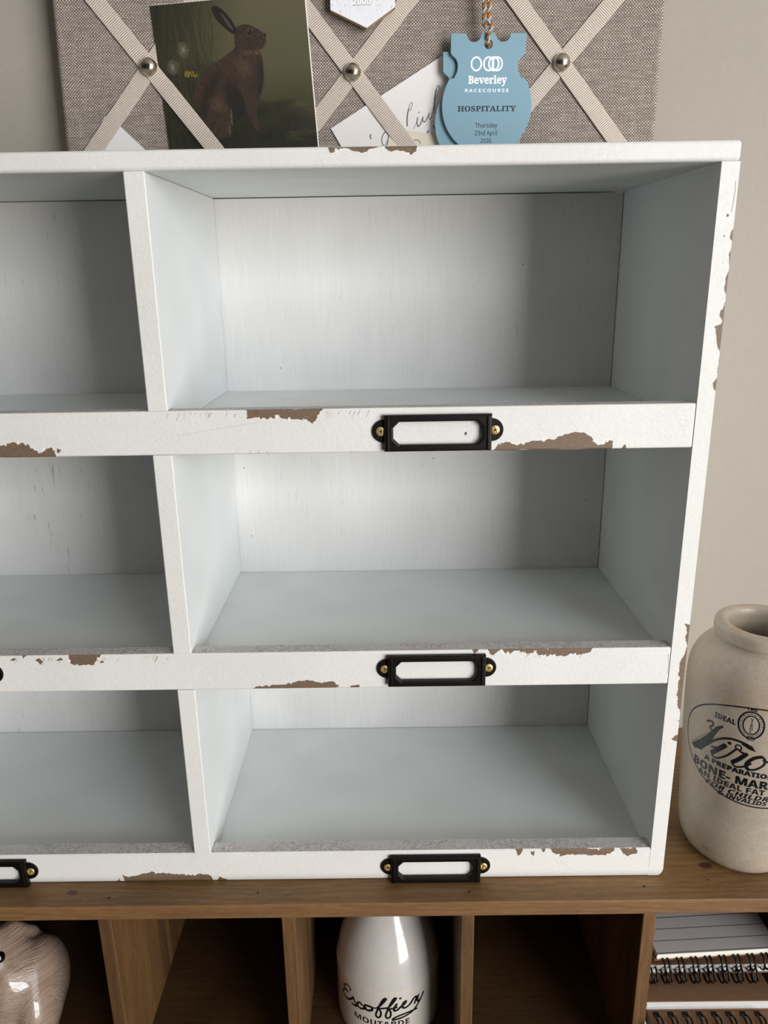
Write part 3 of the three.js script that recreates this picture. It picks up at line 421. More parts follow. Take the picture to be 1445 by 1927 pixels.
/* wedding-style greeting card lying aslant, with script lettering */
{
  const t = onBoard(thing('greeting_card', 'white card with grey handwritten script, stuck aslant behind the blue tags', 'card'));
  const [c, g] = canvas(1024, 1024), S = 1024 / 110, px = (u) => (u + 22) * S, py = (v) => 1024 - (v + 10) * S;
  g.fillStyle = '#e4dfdb'; g.fillRect(0, 0, 1024, 1024); g.lineCap = 'round'; g.lineJoin = 'round';
  const pen = (pts, w, col) => { g.strokeStyle = col; g.lineWidth = w * S; g.beginPath(); pts.forEach((p, i) => { if (!i) g.moveTo(px(p[0]), py(p[1])); else if (p.length === 4) g.quadraticCurveTo(px(p[0]), py(p[1]), px(p[2]), py(p[3])); else g.lineTo(px(p[0]), py(p[1])); }); g.stroke(); };
  const ink = '#6d6a6b', dk = '#2c2a2b';
  // f i u l rising to the right
  pen([[33.2, 36.6], [32.4, 42, 34, 47], [35.3, 52, 36.6, 51], [36.8, 48.6, 35, 46]], 0.42, ink); pen([[33.2, 36.6], [32.6, 42, 34.2, 47.2]], 0.95, ink);
  pen([[37.4, 34.4], [39.4, 38.2], [40.4, 41.6]], 0.35, ink); pen([[40.4, 41.6], [39.4, 37.8, 40.6, 36], [42.4, 37.6], [44, 42]], 0.8, ink); pen([[41.2, 44.8], [41.4, 45.2]], 0.7, ink);
  pen([[44, 42], [43.6, 39, 45, 38.8], [46.6, 40.2, 48.4, 44.4]], 0.7, ink); pen([[48.4, 44.4], [47.6, 41, 49, 40.4], [50.2, 42.4, 51, 46]], 0.4, ink);
  pen([[51, 46], [52.4, 54, 54.6, 58], [56, 61, 54.2, 61.6], [51.6, 57, 51.6, 50], [51.6, 44.8, 53.6, 44.4], [56.6, 45, 57.8, 52.6]], 0.45, ink); pen([[53, 59], [51.4, 52, 51.9, 47]], 1.0, ink);
  pen([[47.2, 31.8], [47.9, 33.4]], 0.65, dk); pen([[51.2, 36.6], [54.4, 31.4], [55.2, 38.6]], 0.65, dk); pen([[58.2, 40.4], [59.8, 36.6]], 0.65, dk);
  pen([[8, 28.6], [7, 30, 7.8, 31]], 0.9, ink); pen([[20.2, 33], [17, 33.6, 15.6, 29], [15, 25, 17, 24]], 0.7, ink); pen([[20.6, 33.8], [20, 28, 19.2, 22]], 0.45, ink); pen([[38, 27], [41, 28.6, 42.4, 25]], 0.5, ink);
  const map = canTex(c);
  const sh = shapeOf([[-0.0198, 0.0352], [0.0566, 0.0797], [0.0800, 0.0420], [0.0560, 0.0040], [-0.0010, 0.0040]]), e = new THREE.ExtrudeGeometry(sh, { depth: 0.0005, bevelEnabled: false }); e.translate(0, 0, 0.0008);
  const p = e.attributes.position, uv = e.attributes.uv; for (let i = 0; i < p.count; i++) uv.setXY(i, (p.getX(i) + 0.022) / 0.11, (p.getY(i) + 0.010) / 0.11);
  part('card_sheet', e, std({ map, roughness: 0.75 }), t);
  const fl = new THREE.BufferGeometry(); // folded-back lower flap, standing a little proud
  const A = [0.0225, 0.0348, 0.0015], B = [0.064, 0.0300, 0.0020], C = [0.066, 0.006, 0.0046], D = [0.012, 0.006, 0.0040];
  fl.setAttribute('position', new THREE.Float32BufferAttribute([...A, ...D, ...B, ...B, ...D, ...C], 3)); fl.setAttribute('uv', new THREE.Float32BufferAttribute([A, D, B, B, D, C].flatMap((q) => [(q[0] + 0.022) / 0.11, (q[1] + 0.01) / 0.11]), 2)); fl.computeVertexNormals();
  const back = fl.clone(); back.translate(0, 0, -0.0003); part('flap', merged([fl, back]), std({ map, color: 0xf6f0e0, roughness: 0.75 }), t);
}
/* hexagonal white wooden tag */
{
  const [c, g] = canvas(512, 512), r = rng(91); g.fillStyle = '#e9e9ee'; g.fillRect(0, 0, 512, 512);
  for (let i = 0; i < 800; i++) { const x = r() * 512, y = r() * 512; g.strokeStyle = `rgba(${150 + r() * 60},${135 + r() * 50},${125 + r() * 50},${0.1 + r() * 0.3})`; g.lineWidth = 0.6 + r() * 1.6; g.beginPath(); g.moveTo(x, y); g.lineTo(x + (r() - 0.5) * 12, y + 10 + r() * 40); g.stroke(); }
  for (let i = 0; i < 30; i++) { g.fillStyle = `rgba(90,75,65,${0.3 + r() * 0.4})`; g.fillRect(r() * 512, 300 + r() * 200, 1 + r() * 4, 3 + r() * 14); }
  g.font = 'bold 56px sans-serif'; g.textAlign = 'center'; g.shadowColor = 'rgba(50,46,50,0.9)'; g.shadowBlur = 5; g.shadowOffsetY = 3; g.fillStyle = '#fff'; g.fillText('2000', 251, 354);  // raised digits, with the shadow they throw painted into the colour
  const t = onBoard(thing('hexagon_plaque', 'small white distressed wooden hexagon plaque hanging above the middle stud', 'plaque'));
  const sh = shapeOf([[-0.0182, 0.1052], [0.0058, 0.0945], [0.0248, 0.1068], [0.0250, 0.1310], [0.0035, 0.1425], [-0.0184, 0.1310]]), e = new THREE.ExtrudeGeometry(sh, { depth: 0.0042, bevelEnabled: true, bevelThickness: 0.0005, bevelSize: 0.0005, bevelOffset: -0.0005, bevelSegments: 2 }); e.translate(0, 0, 0.0034);
  const wood = std({ color: 0xa48a70, roughness: 0.8 }), gg = splitFaces(uvBox(e), (N) => (N.z > 0.8 ? 0 : 1)), p = gg.attributes.position, uv = gg.attributes.uv; for (let i = 0; i < p.count; i++) uv.setXY(i, (p.getX(i) + 0.0222) / 0.051, (p.getY(i) - 0.0925) / 0.051);
  part('plate', gg, [std({ map: canTex(c), roughness: 0.6 }), wood], t);
  part('string', tube([[0.0032, 0.139, 0.0085], [0.0, 0.2, 0.006], [-0.003, 0.2385, 0.0046]], 0.0006, 30, 6), std({ color: 0xcfc4ae, roughness: 0.9 }), t);
}
/* two blue badges on an orange and blue cord */
const TU = 86.8;
function badgeShape() {
  const half = [[25, 90.4], [15.4, 90.3], ...Array.from({ length: 9 }, (_, i) => { const a = (i / 8) * Math.PI; return [9.7 + 5.0 * Math.cos(a), 90.1 - 4.9 * Math.sin(a)]; }), [4.2, 90.8]];
  const side = [[25, 79], [24.4, 77.6], [21.4, 75.1], [20.4, 73], [20.1, 70.6], [20.6, 67.4], [22.6, 63.6]];
  const cx = 0, cy = 46.6, R = 30.4, arc = []; const a0 = Math.atan2(63.0 - cy, 25.2); for (let i = 0; i <= 30; i++) { const a = mix(a0, -Math.PI / 2, i / 30); arc.push([cx + R * Math.cos(a), cy + R * Math.sin(a)]); }
  const right = [...half.slice().reverse(), ...side, ...arc], left = right.slice(0, -1).reverse().map(([x, y]) => [-x, y]);
  const s = shapeOf([...right, ...left].map(([x, y]) => [x / 1000, y / 1000])); const h = new THREE.Path(); h.absarc(0.0002, 0.0838, 0.0031, 0, Math.PI * 2, true); s.holes.push(h); return s;
}
const badgeGeo = (() => { const e = new THREE.ExtrudeGeometry(badgeShape(), { depth: 0.0010, bevelEnabled: true, bevelThickness: 0.0002, bevelSize: 0.0002, bevelOffset: -0.0002, bevelSegments: 1, curveSegments: 24 }), g = splitFaces(uvBox(e), (N) => (N.z > 0.8 ? 0 : 1)), p = g.attributes.position, uv = g.attributes.uv; for (let i = 0; i < p.count; i++) uv.setXY(i, (p.getX(i) + 0.035) / 0.07, (p.getY(i) - 0.021) / 0.07); return g; })();
const blueCard = std({ color: 0x7da0b0, roughness: 0.55 });
{
  const [c, g] = canvas(1400, 1400), S = 20, X = (x) => (x + 35) * S, Y = (y) => 1400 - (y - 21) * S, r = rng(5);
  g.fillStyle = '#7da0b0'; g.fillRect(0, 0, 1400, 1400); g.textAlign = 'center'; g.textBaseline = 'alphabetic';
  const wr = (s, font, y, w, col, ls = 0, sx = 0) => { g.save(); g.font = font; g.fillStyle = col; g.letterSpacing = ls + 'px'; const m = g.measureText(s).width; g.translate(X(sx) , Y(y)); g.scale((w * S) / m, 1); g.fillText(s, 0, 0); if (col[1] < '5') { g.strokeStyle = col; g.lineWidth = 2.2; g.strokeText(s, 0, 0); } g.restore(); };
  for (const x of [-7.7, 0.6, 4.0, 6.3]) { g.strokeStyle = '#eef0f4'; g.lineWidth = 1.15 * S; g.beginPath(); g.ellipse(X(x), Y(72.1), 3.25 * S, 4.0 * S, 0, 0, 7); g.stroke(); g.strokeStyle = 'rgba(125,160,176,0.75)'; g.lineWidth = 3; g.setLineDash([5, 8]); g.beginPath(); g.ellipse(X(x), Y(72.1), 3.25 * S, 4.0 * S, 0, 0, 7); g.stroke(); g.setLineDash([]); }
  wr('Beverley', 'bold 130px serif', 60.2, 26, '#f0f2f5'); g.strokeStyle = '#f0f2f5'; g.lineWidth = 5; g.save(); g.font = 'bold 130px serif'; const m = g.measureText('Beverley').width; g.translate(X(0), Y(60.2)); g.scale((26 * S) / m, 1); g.strokeText('Beverley', 0, 0); g.restore();
  wr('RACECOURSE', '600 58px sans-serif', 55.0, 30.6, '#f0f2f5', 9);
  wr('HOSPITALITY', 'bold 92px serif', 43.2, 39.6, '#1c292e');
  wr('Thursday', '74px sans-serif', 33.2, 15, '#2a3a42'); wr('23rd April', '74px sans-serif', 28.4, 15.6, '#2a3a42'); wr('2026', '74px sans-serif', 23.6, 7.6, '#2a3a42');
  const front = onBoard(thing('racecourse_badge', 'front pale blue die-cut racecourse badge reading Hospitality', 'badge')), fp = part('badge_card', badgeGeo, [std({ map: canTex(c), roughness: 0.5 }), blueCard], front); fp.position.set(TU / 1000, 0, 0.0092);
  const back = onBoard(thing('racecourse_badge', 'rear blue badge, mostly hidden behind the lettered one', 'badge')), bp = part('badge_card', badgeGeo, [blueCard, blueCard], back); bp.position.set(0.0828, -0.0098, 0.0062); bp.rotation.z = 0.01;
}
{
  const cord = onBoard(thing('twisted_cord', 'orange and pale blue twisted cord from which the badges hang', 'cord'));
  const om = std({ color: 0xa8692a, roughness: 0.9 }), bm = std({ color: 0xa9b6bd, roughness: 0.9 });
  const strand = (pts, r, pr, pitch) => { const cv = new THREE.CatmullRomCurve3(pts.map((p) => new THREE.Vector3(...p))), L = cv.getLength(), n = Math.ceil(L / 0.0004); for (const [k, m, nm] of [[0, om, 'orange_ply'], [Math.PI, bm, 'blue_ply']]) { const q = []; for (let i = 0; i <= n; i++) { const p = cv.getPointAt(i / n), t = cv.getTangentAt(i / n), a = new THREE.Vector3(0, 0, 1).cross(t).normalize(), b = t.clone().cross(a), w = (i / n) * (L / pitch) * Math.PI * 2 + k; q.push(p.clone().addScaledVector(a, Math.cos(w) * r).addScaledVector(b, Math.sin(w) * r)); } part(nm, new THREE.TubeGeometry(new THREE.CatmullRomCurve3(q), n * 2, pr, 7), m, cord); } };
  strand([[0.0668, 0.161, 0.008], [0.0745, 0.140, 0.0098], [0.0829, 0.110, 0.0120], [0.0836, 0.0935, 0.0124]], 0.00075, 0.00085, 0.0062);
  strand([[0.0690, 0.161, 0.008], [0.0770, 0.140, 0.0100], [0.0862, 0.110, 0.0122], [0.0864, 0.0945, 0.0126]], 0.00075, 0.00085, 0.0062);
  strand([[0.0836, 0.0935, 0.0124], [0.0850, 0.0960, 0.0140], [0.0878, 0.0950, 0.0140], [0.0876, 0.0915, 0.0134], [0.0864, 0.0880, 0.0120], [0.0869, 0.0846, 0.0104], [0.0869, 0.0836, 0.0070]], 0.0007, 0.0008, 0.0060);
}

/* ------------------------------------------------ stoneware jar on the pine top */
function scriptPen(g, X, Y, fat = 1) { return (pts, w) => { g.lineWidth = w * fat; g.lineCap = 'round'; g.lineJoin = 'round'; g.beginPath(); pts.forEach((p, i) => { if (!i) g.moveTo(X(p[0]), Y(p[1])); else if (p.length === 6) g.bezierCurveTo(X(p[0]), Y(p[1]), X(p[2]), Y(p[3]), X(p[4]), Y(p[5])); else if (p.length === 4) g.quadraticCurveTo(X(p[0]), Y(p[1]), X(p[2]), Y(p[3])); else g.lineTo(X(p[0]), Y(p[1])); }); g.stroke(); }; }
{
  const R = 0.0425, CIR = 2 * Math.PI * R * 1000, H = 180, W = 2048, HT = 1400, SX = W / CIR, SY = HT / H, X = (s) => W / 2 + s * SX, Y = (y) => HT - y * SY, r = rng(61);
  const [c, g] = canvas(W, HT); const im = g.createImageData(W, HT);
  for (let y = 0; y < HT; y++) for (let x = 0; x < W; x++) { const i = (y * W + x) * 4, h = (HT - y) / SY, v = 1 + (vn(x / 130, y / 110, 301) - 0.5) * 0.06 + (vn(x / 6, y / 6, 303) - 0.5) * 0.04 + (vn(x / 25, y / 25, 305) - 0.5) * 0.04, warm = sstep(0.45, 0.8, fbm(x / 170, y / 90, 307, 3)) * 0.5; im.data[i] = (172 + warm * 6) * v; im.data[i + 1] = (160 - warm * 6) * v; im.data[i + 2] = (144 - warm * 16) * v; im.data[i + 3] = 255; }
  g.putImageData(im, 0, 0);
  for (let i = 0; i < 2600; i++) { g.fillStyle = `rgba(${70 + r() * 50},${55 + r() * 40},${40 + r() * 30},${0.15 + r() * 0.45})`; const s = 0.6 + r() * r() * 3; g.beginPath(); g.ellipse(r() * W, r() * HT, s, s * 0.8, 0, 0, 7); g.fill(); }
  g.fillStyle = 'rgba(140,128,115,0.5)'; g.fillRect(X(-44), Y(16), 46, 34);
  const ink = '#0b0c11'; g.strokeStyle = ink; g.fillStyle = ink;
  const pen = scriptPen(g, X, Y, 1.25), oc = [-12.5, 98];
  g.lineWidth = 7.5; g.setLineDash([260, 5, 90, 6, 420, 4]); g.beginPath(); g.ellipse(X(oc[0]), Y(oc[1]), 53.5 * SX, 36.6 * SY, 0, 0, 7); g.stroke(); g.setLineDash([]);
  const word = (s, font, x0, x1, y, rot = 0) => { g.save(); g.font = font; const m = g.measureText(s).width; g.translate(X(x0), Y(y)); g.rotate(rot); g.scale(((x1 - x0) * SX) / m, 1); g.fillText(s, 0, 0); g.lineWidth = y > 100 ? 1.5 : y > 74 ? 3 : 1.4; g.strokeText(s, 0, 0); g.restore(); };
  g.textAlign = 'left'; g.textBaseline = 'alphabetic';
  word('IDEAL', 'bold 40px sans-serif', -42.6, -29.6, 119.2); word('FOOD', 'bold 40px sans-serif', -11, 1.6, 119.2);
  word('THE', 'bold 22px sans-serif', -24.6, -18.8, 132.3);
  // belt ring with the name set upright in it
  g.lineWidth = 8; g.beginPath(); g.ellipse(X(-21.2), Y(122), 7.0 * SX, 9.5 * SY, 0, 0, 7); g.stroke(); g.lineWidth = 6; g.beginPath(); g.ellipse(X(-21.2), Y(122), 4.4 * SX, 6.6 * SY, 0, 0, 7); g.stroke();
  for (let i = 0; i < 46; i++) { const a = (i / 46) * 6.283, q = 5.7, dx = Math.cos(a) * q, dy = Math.sin(a) * 8.0; g.lineWidth = 1.5 + r() * 2; g.beginPath(); g.moveTo(X(-21.2 + dx * 0.9), Y(122 + dy * 0.94)); g.lineTo(X(-21.2 + dx * 1.08 + (r() - 0.5)), Y(122 + dy * 1.05)); g.stroke(); }
  g.save(); g.textAlign = 'center'; g.font = 'bold 22px sans-serif'; 'VIROL'.split('').forEach((ch, i) => g.fillText(ch, X(-21.0), Y(125.0 - i * 2.2))); g.restore();
  g.lineWidth = 4; g.beginPath(); g.ellipse(X(-20.6), Y(112.4), 2.2 * SX, 1.2 * SY, 0, 0, 7); g.stroke();
  // Virol in brush script
  pen([[-47.4, 113.0], [-46, 115, -43.4, 114.6], [-42.4, 112.4, -44.4, 110.8], [-46, 108.8, -43.0, 108.4], [-40, 110.4, -37, 114.6]], 8);
  g.beginPath(); [[-37, 115.4], [-41, 112.4], [-46, 104], [-52, 96.4], [-59.6, 88.4], [-57, 87], [-50, 89.2], [-44, 98], [-40.6, 107]].forEach((p, i) => (i ? g.lineTo(X(p[0]), Y(p[1])) : g.moveTo(X(p[0]), Y(p[1])))); g.closePath(); g.fill();
  for (let i = 0; i < 16; i++) { const t = i / 16; pen([[mix(-59.6, -44, t), mix(89, 106.6, t)], [mix(-60.0, -44.6, t), mix(89.6, 107.2, t)]], 3); }
  pen([[-56, 87.8], [-48, 92.5, -43, 99.8], [-37, 107.2, -30, 108.4], [-24, 108.6, -20.6, 106.6]], 10);
  g.beginPath(); [[-24.2, 108.6], [-19, 107], [-16.6, 103.4], [-20.6, 104.2], [-25, 106.6]].forEach((p, i) => (i ? g.lineTo(X(p[0]), Y(p[1])) : g.moveTo(X(p[0]), Y(p[1])))); g.closePath(); g.fill();
  g.beginPath(); g.arc(X(-31.8), Y(104.6), 9, 0, 7); g.fill();
  pen([[-42.6, 96.2], [-40, 97, -37.4, 98.4]], 8); pen([[-34.4, 101.4], [-38, 97], [-41.8, 92.4]], 19); pen([[-41.8, 92.4], [-42.6, 88.8, -38.6, 89.6], [-34, 92.4, -30.4, 97.6], [-27.2, 102.4]], 8);
  g.lineWidth = 7; g.beginPath(); g.ellipse(X(-26.4), Y(103.6), 1.7 * SX, 1.9 * SY, 0, 0, 7); g.stroke();
  pen([[-26, 101.8], [-24.4, 100.4, -21.8, 100.2]], 9); pen([[-21.8, 100.0], [-25, 95.6], [-28.6, 91.6]], 17); pen([[-28.6, 91.6], [-29, 88.4, -25.4, 89], [-21, 90.6, -18.6, 94]], 8);
  pen([[-13, 100.4], [-17.6, 99.6, -20.6, 94], [-21.6, 90.4, -19.4, 89.4]], 14); pen([[-19.4, 89.4], [-15.6, 88.8, -11.4, 94.4], [-9.6, 99, -13, 100.4]], 9);
  pen([[-11.6, 98], [-8, 96, -5, 99], [1, 108, 0.5, 114], [-2, 118, -5, 110], [-8, 98, -5.4, 90.4], [-3, 87.6, 2, 93]], 9);
  word('A PREPARATION OF', 'bold 36px sans-serif', -47.0, 5, 84.4); word('BONE- MARROW', 'bold 60px sans-serif', -56.4, 14, 76.4); word('AN IDEAL FAT FOOD', 'bold 42px sans-serif', -51.0, 12, 71.4); word('FOR CHILDREN', 'italic bold 38px sans-serif', -45.2, 4, 67.0); word('& INVALIDS', 'italic bold 34px sans-serif', -36.2, -6.2, 63.4);
  const prof = [[0.0005, 0.0007], [0.029, 0.0007], [0.0325, 0.0012], [0.0362, 0.0048], [0.0388, 0.0105], [0.0405, 0.019], [0.0413, 0.03], [0.0425, 0.055], [0.0440, 0.09], [0.0451, 0.12], [0.0452, 0.134], [0.0443, 0.1430], [0.0418, 0.1505], [0.0375, 0.1568], [0.0325, 0.1612], [0.0295, 0.1636], [0.0291, 0.1648], [0.0302, 0.1656], [0.0311, 0.1665], [0.0314, 0.1682], [0.0314, 0.1718], [0.0311, 0.1736], [0.0302, 0.1748], [0.0280, 0.1758], [0.0255, 0.1757], [0.0234, 0.1745], [0.0225, 0.1722], [0.0222, 0.1690], [0.0221, 0.160], [0.0250, 0.152], [0.036, 0.143], [0.0392, 0.12], [0.0370, 0.03], [0.030, 0.007], [0.0005, 0.006]];
  const jar = thing('stoneware_jar', 'cream stoneware jar with black oval printed lettering beside the white shelf', 'jar', [0.3749, 0, -0.0337]);
  const bump = dataTex(512, 512, (x, y, o) => { o[0] = o[1] = o[2] = 128 + (vn(x / 4, y / 4, 311) - 0.5) * 90 + (vn(x / 30, y / 30, 313) - 0.5) * 90; }, false); bump.repeat.set(3, 3);
  part('jar_body', lathe(prof, 128, 260, [0, 0.18]), phys({ map: canTex(c), bumpMap: bump, bumpScale: 0.00022, roughness: 0.42, clearcoat: 0.35, clearcoatRoughness: 0.25 }), jar);
}

/* ------------------------------------------------ glazed mustard bottle in the pigeonhole */
{
  const R = 0.0405, CIR = 2 * Math.PI * R * 1000, H = 150, W = 2048, HT = 1200, SX = W / CIR, SY = HT / H, X = (s) => W / 2 + s * SX, Y = (y) => HT - (y + 158) * SY, r = rng(71);
  const [c, g] = canvas(W, HT); const im = g.createImageData(W, HT);
  for (let y = 0; y < HT; y++) for (let x = 0; x < W; x++) { const i = (y * W + x) * 4, h = (HT - y) / SY, v = 1 + (vn(x / 100, y / 100, 321) - 0.5) * 0.03 + (vn(x / 7, y / 7, 323) - 0.5) * 0.02, up = sstep(50.5, 54, h + (vn(x / 18, 3, 325) - 0.5) * 1.4); im.data[i] = mix(218, 204, up) * v; im.data[i + 1] = mix(209, 197, up) * v; im.data[i + 2] = mix(197, 191, up) * v; im.data[i + 3] = 255; }
  g.putImageData(im, 0, 0);
  for (let i = 0; i < 120; i++) { g.fillStyle = `rgba(60,45,35,${0.2 + r() * 0.5})`; g.beginPath(); g.arc(r() * W, r() * HT, 0.8 + r() * 1.6, 0, 7); g.fill(); }
  g.strokeStyle = g.fillStyle = '#101013'; const pen = scriptPen(g, X, Y, 1.6);
  pen([[-41, -117.4], [-39, -119.6, -36.6, -120]], 5); pen([[-31.6, -116.2], [-31, -114, -34, -113.8], [-39, -114.6, -38.6, -118.4], [-37, -120.4, -34.4, -119.6]], 9); pen([[-34.4, -119.6], [-41, -120.6, -41.2, -126], [-39, -129.4, -34, -127], [-31, -125, -28.6, -121]], 9);
  pen([[-28.6, -121], [-28, -124, -25.4, -126], [-25, -128.6, -30, -128]], 9); pen([[-28.6, -127.8], [-26.4, -127.4, -24.6, -125.2]], 5); pen([[-20.6, -123.2], [-22.4, -120.6, -24.4, -123.6], [-25.4, -127.4, -21.6, -127.2], [-18.8, -126.4, -17.4, -124.4]], 9);
  pen([[-14.4, -121.6], [-19, -121, -18.6, -125], [-16, -127.2, -12.4, -124.6], [-11.2, -121.6, -14.4, -121.6]], 10); pen([[-13.4, -121.4], [-10, -122.6, -8, -121]], 6);
  for (const o of [0, 7.4]) { pen([[-8 + o, -121], [-4.6 + o, -117.4, -1.4 + o, -112.2], [-1.8 + o, -110.4, -3.6 + o, -112.6], [-7.6 + o, -120, -9.4 + o, -128], [-8.6 + o, -132.4, -6 + o, -129], [-4.4 + o, -124, -7.6 + o, -121.6], [-4 + o, -121.4, -1 + o, -120.4]], 8); }
  pen([[6.4, -117.6], [3.4, -121.6, 4.6, -123.6], [7.4, -123.6, 9.6, -120.4]], 9); g.beginPath(); g.arc(X(9.2), Y(-112.6), 8, 0, 7); g.fill();
  pen([[9.6, -120.4], [14, -119, 13.6, -116.6], [11, -116.4, 10.6, -121], [12, -124.4, 16.6, -121], [19.6, -117.4]], 9);
  pen([[19.6, -117.4], [21, -115.4, 22.4, -116.6], [21.6, -120.4, 20.6, -122], [22.4, -119, 24.4, -116.4]], 8); pen([[24.4, -116.4], [22.4, -121, 24, -122], [27, -121, 29, -116.6]], 8);
  pen([[29, -116.6], [25, -124, 19.6, -128.4], [13, -131.4, 3.4, -132.4], [2, -130.8, 9, -128.8], [16, -127.6, 22.6, -128.2]], 8);
  g.textAlign = 'left'; const word = (s, font, x0, x1, y) => { g.save(); g.font = font; const m = g.measureText(s).width; g.translate(X(x0), Y(y)); g.scale(((x1 - x0) * SX) / m, 1); g.fillText(s, 0, 0); g.restore(); };
  word('MOUTARDE', 'bold 58px sans-serif', -28.4, 17.0, -138.8);
  const prof = [[0.0005, 0.0006], [0.036, 0.0006], [0.0392, 0.0016], [0.0404, 0.005], [0.0405, 0.02], [0.0405, 0.045], [0.0405, 0.0515], [0.0398, 0.0555], [0.0386, 0.0610], [0.0366, 0.0700], [0.0335, 0.0785], [0.0292, 0.0880], [0.0246, 0.0960], [0.0212, 0.102], [0.0202, 0.108], [0.0208, 0.111], [0.0236, 0.1125], [0.0246, 0.1155], [0.0246, 0.121], [0.0232, 0.1240], [0.0195, 0.1245], [0.0180, 0.122], [0.0178, 0.105], [0.030, 0.075], [0.035, 0.05], [0.035, 0.006], [0.0005, 0.005]];
  const b = thing('mustard_bottle', 'glossy cream stoneware mustard bottle with black script in the pine pigeonhole', 'bottle', [0.1192, UFL, -0.045]);
  part('bottle_body', lathe(prof, 128, 240, [0, 0.15]), phys({ map: canTex(c), roughness: 0.22, clearcoat: 1, clearcoatRoughness: 0.05 }), b);
}

/* ------------------------------------------------ ceramic rabbit in the left pigeonhole */
{
  const balls = [ // centre and radii in metres, relative to the rabbit's foot
    [-0.003, 0.034, -0.010, 0.0195, 0.035, 0.030], [0.003, 0.025, 0.008, 0.0145, 0.024, 0.020], [-0.017, 0.036, 0.006, 0.0175, 0.034, 0.020], [-0.032, 0.069, -0.002, 0.0160, 0.0165, 0.018], [-0.040, 0.062, 0.010, 0.0110, 0.0105, 0.011],
    [0.004, 0.0058, 0.022, 0.0105, 0.0060, 0.015], [-0.018, 0.016, 0.020, 0.0100, 0.018, 0.011], [-0.019, 0.0052, 0.029, 0.0090, 0.0052, 0.011], [-0.037, 0.017, 0.018, 0.0085, 0.019, 0.010], [-0.006, 0.012, -0.037, 0.010, 0.010, 0.009], [-0.024, 0.068, -0.014, 0.013, 0.011, 0.013], [-0.016, 0.060, -0.006, 0.012, 0.012, 0.012],
  ];
  const ear = [[[-0.030, 0.080, -0.006], [-0.024, 0.074, -0.018], [-0.014, 0.064, -0.026]], [[-0.040, 0.080, -0.006], [-0.040, 0.074, -0.018], [-0.034, 0.062, -0.028]]];
  const sm = (a, b, k) => { const h = clamp(0.5 + (0.5 * (b - a)) / k); return mix(b, a, h) - k * h * (1 - h); };
  const field = (x, y, z) => {
    let d = 1; for (const [cx, cy, cz, a, b, c] of balls) { const q = Math.hypot((x - cx) / a, (y - cy) / b, (z - cz) / c), e = (q - 1) * Math.min(a, b, c); d = sm(d, e, 0.006); }
    for (const e of ear) for (let i = 0; i < 2; i++) { const [A, B] = [e[i], e[i + 1]], dx = B[0] - A[0], dy = B[1] - A[1], dz = B[2] - A[2], t = clamp(((x - A[0]) * dx + (y - A[1]) * dy + (z - A[2]) * dz) / (dx * dx + dy * dy + dz * dz)); d = sm(d, Math.hypot(x - A[0] - dx * t, y - A[1] - dy * t, z - A[2] - dz * t) - 0.0060, 0.006); }
    d = Math.max(d, 0.0004 - y); return d;
  };
  const N = 96, half = 0.062, C0 = [-0.008, 0.050, 0.0], mc = new MarchingCubes(N, std({}), false, false, 200000); mc.isolation = 0;
  for (let k = 0; k < N; k++) for (let j = 0; j < N; j++) for (let i = 0; i < N; i++) { const f = (q) => ((q - N / 2) / (N / 2)) * half; mc.field[i + j * N + k * N * N] = -field(f(i) + C0[0], f(j) + C0[1], f(k) + C0[2]) * 100; }
  mc.update();
  const n = mc.count, P = new Float32Array(n * 3), Nn = new Float32Array(n * 3); for (let i = 0; i < n * 3; i++) { P[i] = mc.positionArray[i] * half + C0[i % 3]; }
  for (let i = 0; i < n; i++) { const x = P[i * 3], y = P[i * 3 + 1], z = P[i * 3 + 2], e = 0.0004, a = field(x + e, y, z) - field(x - e, y, z), b = field(x, y + e, z) - field(x, y - e, z), c = field(x, y, z + e) - field(x, y, z - e), L = Math.hypot(a, b, c) || 1; Nn[i * 3] = a / L; Nn[i * 3 + 1] = b / L; Nn[i * 3 + 2] = c / L; }
  const geo = new THREE.BufferGeometry(); geo.setAttribute('position', new THREE.BufferAttribute(P, 3)); geo.setAttribute('normal', new THREE.BufferAttribute(Nn, 3));
  const U = new Float32Array(n * 2); for (let i = 0; i < n; i++) { U[i * 2] = (P[i * 3] + P[i * 3 + 2] * 0.5 + 0.08) / 0.16; U[i * 2 + 1] = (P[i * 3 + 1] + 0.02 - P[i * 3 + 2] * 0.25) / 0.16; } geo.setAttribute('uv', new THREE.BufferAttribute(U, 2));
  const [fc, fg] = canvas(1024, 1024), [cc, cg] = canvas(1024, 1024), r = rng(88); fg.fillStyle = '#a0a0a0'; fg.fillRect(0, 0, 1024, 1024); cg.fillStyle = '#a8917f'; cg.fillRect(0, 0, 1024, 1024);
  for (let i = 0; i < 9000; i++) { const x = r() * 1024, y = r() * 1024, a = -1.0 + (vn(x / 130, y / 130, 401) - 0.5) * 3.4, L = 12 + r() * 16, w = 2 + r() * 1.4, b = (r() - 0.5) * 9; for (const [q, st] of [[fg, 'rgba(50,50,50,0.55)'], [cg, 'rgba(126,98,82,0.22)']]) { q.strokeStyle = st; q.lineWidth = w; q.lineCap = 'round'; q.beginPath(); q.moveTo(x, y); q.quadraticCurveTo(x + Math.cos(a) * L * 0.5 + b, y + Math.sin(a) * L * 0.5 + b, x + Math.cos(a) * L, y + Math.sin(a) * L); q.stroke(); } }
  const rab = thing('rabbit_figurine', 'glazed beige ceramic rabbit figurine with grooved fur in the leftmost pigeonhole', 'figurine', [-0.1500, UFL, -0.025]);
  part('rabbit_body', geo, phys({ map: canTex(cc), bumpMap: canTex(fc, false), bumpScale: 0.0006, roughness: 0.3, clearcoat: 1, clearcoatRoughness: 0.06 }), rab);
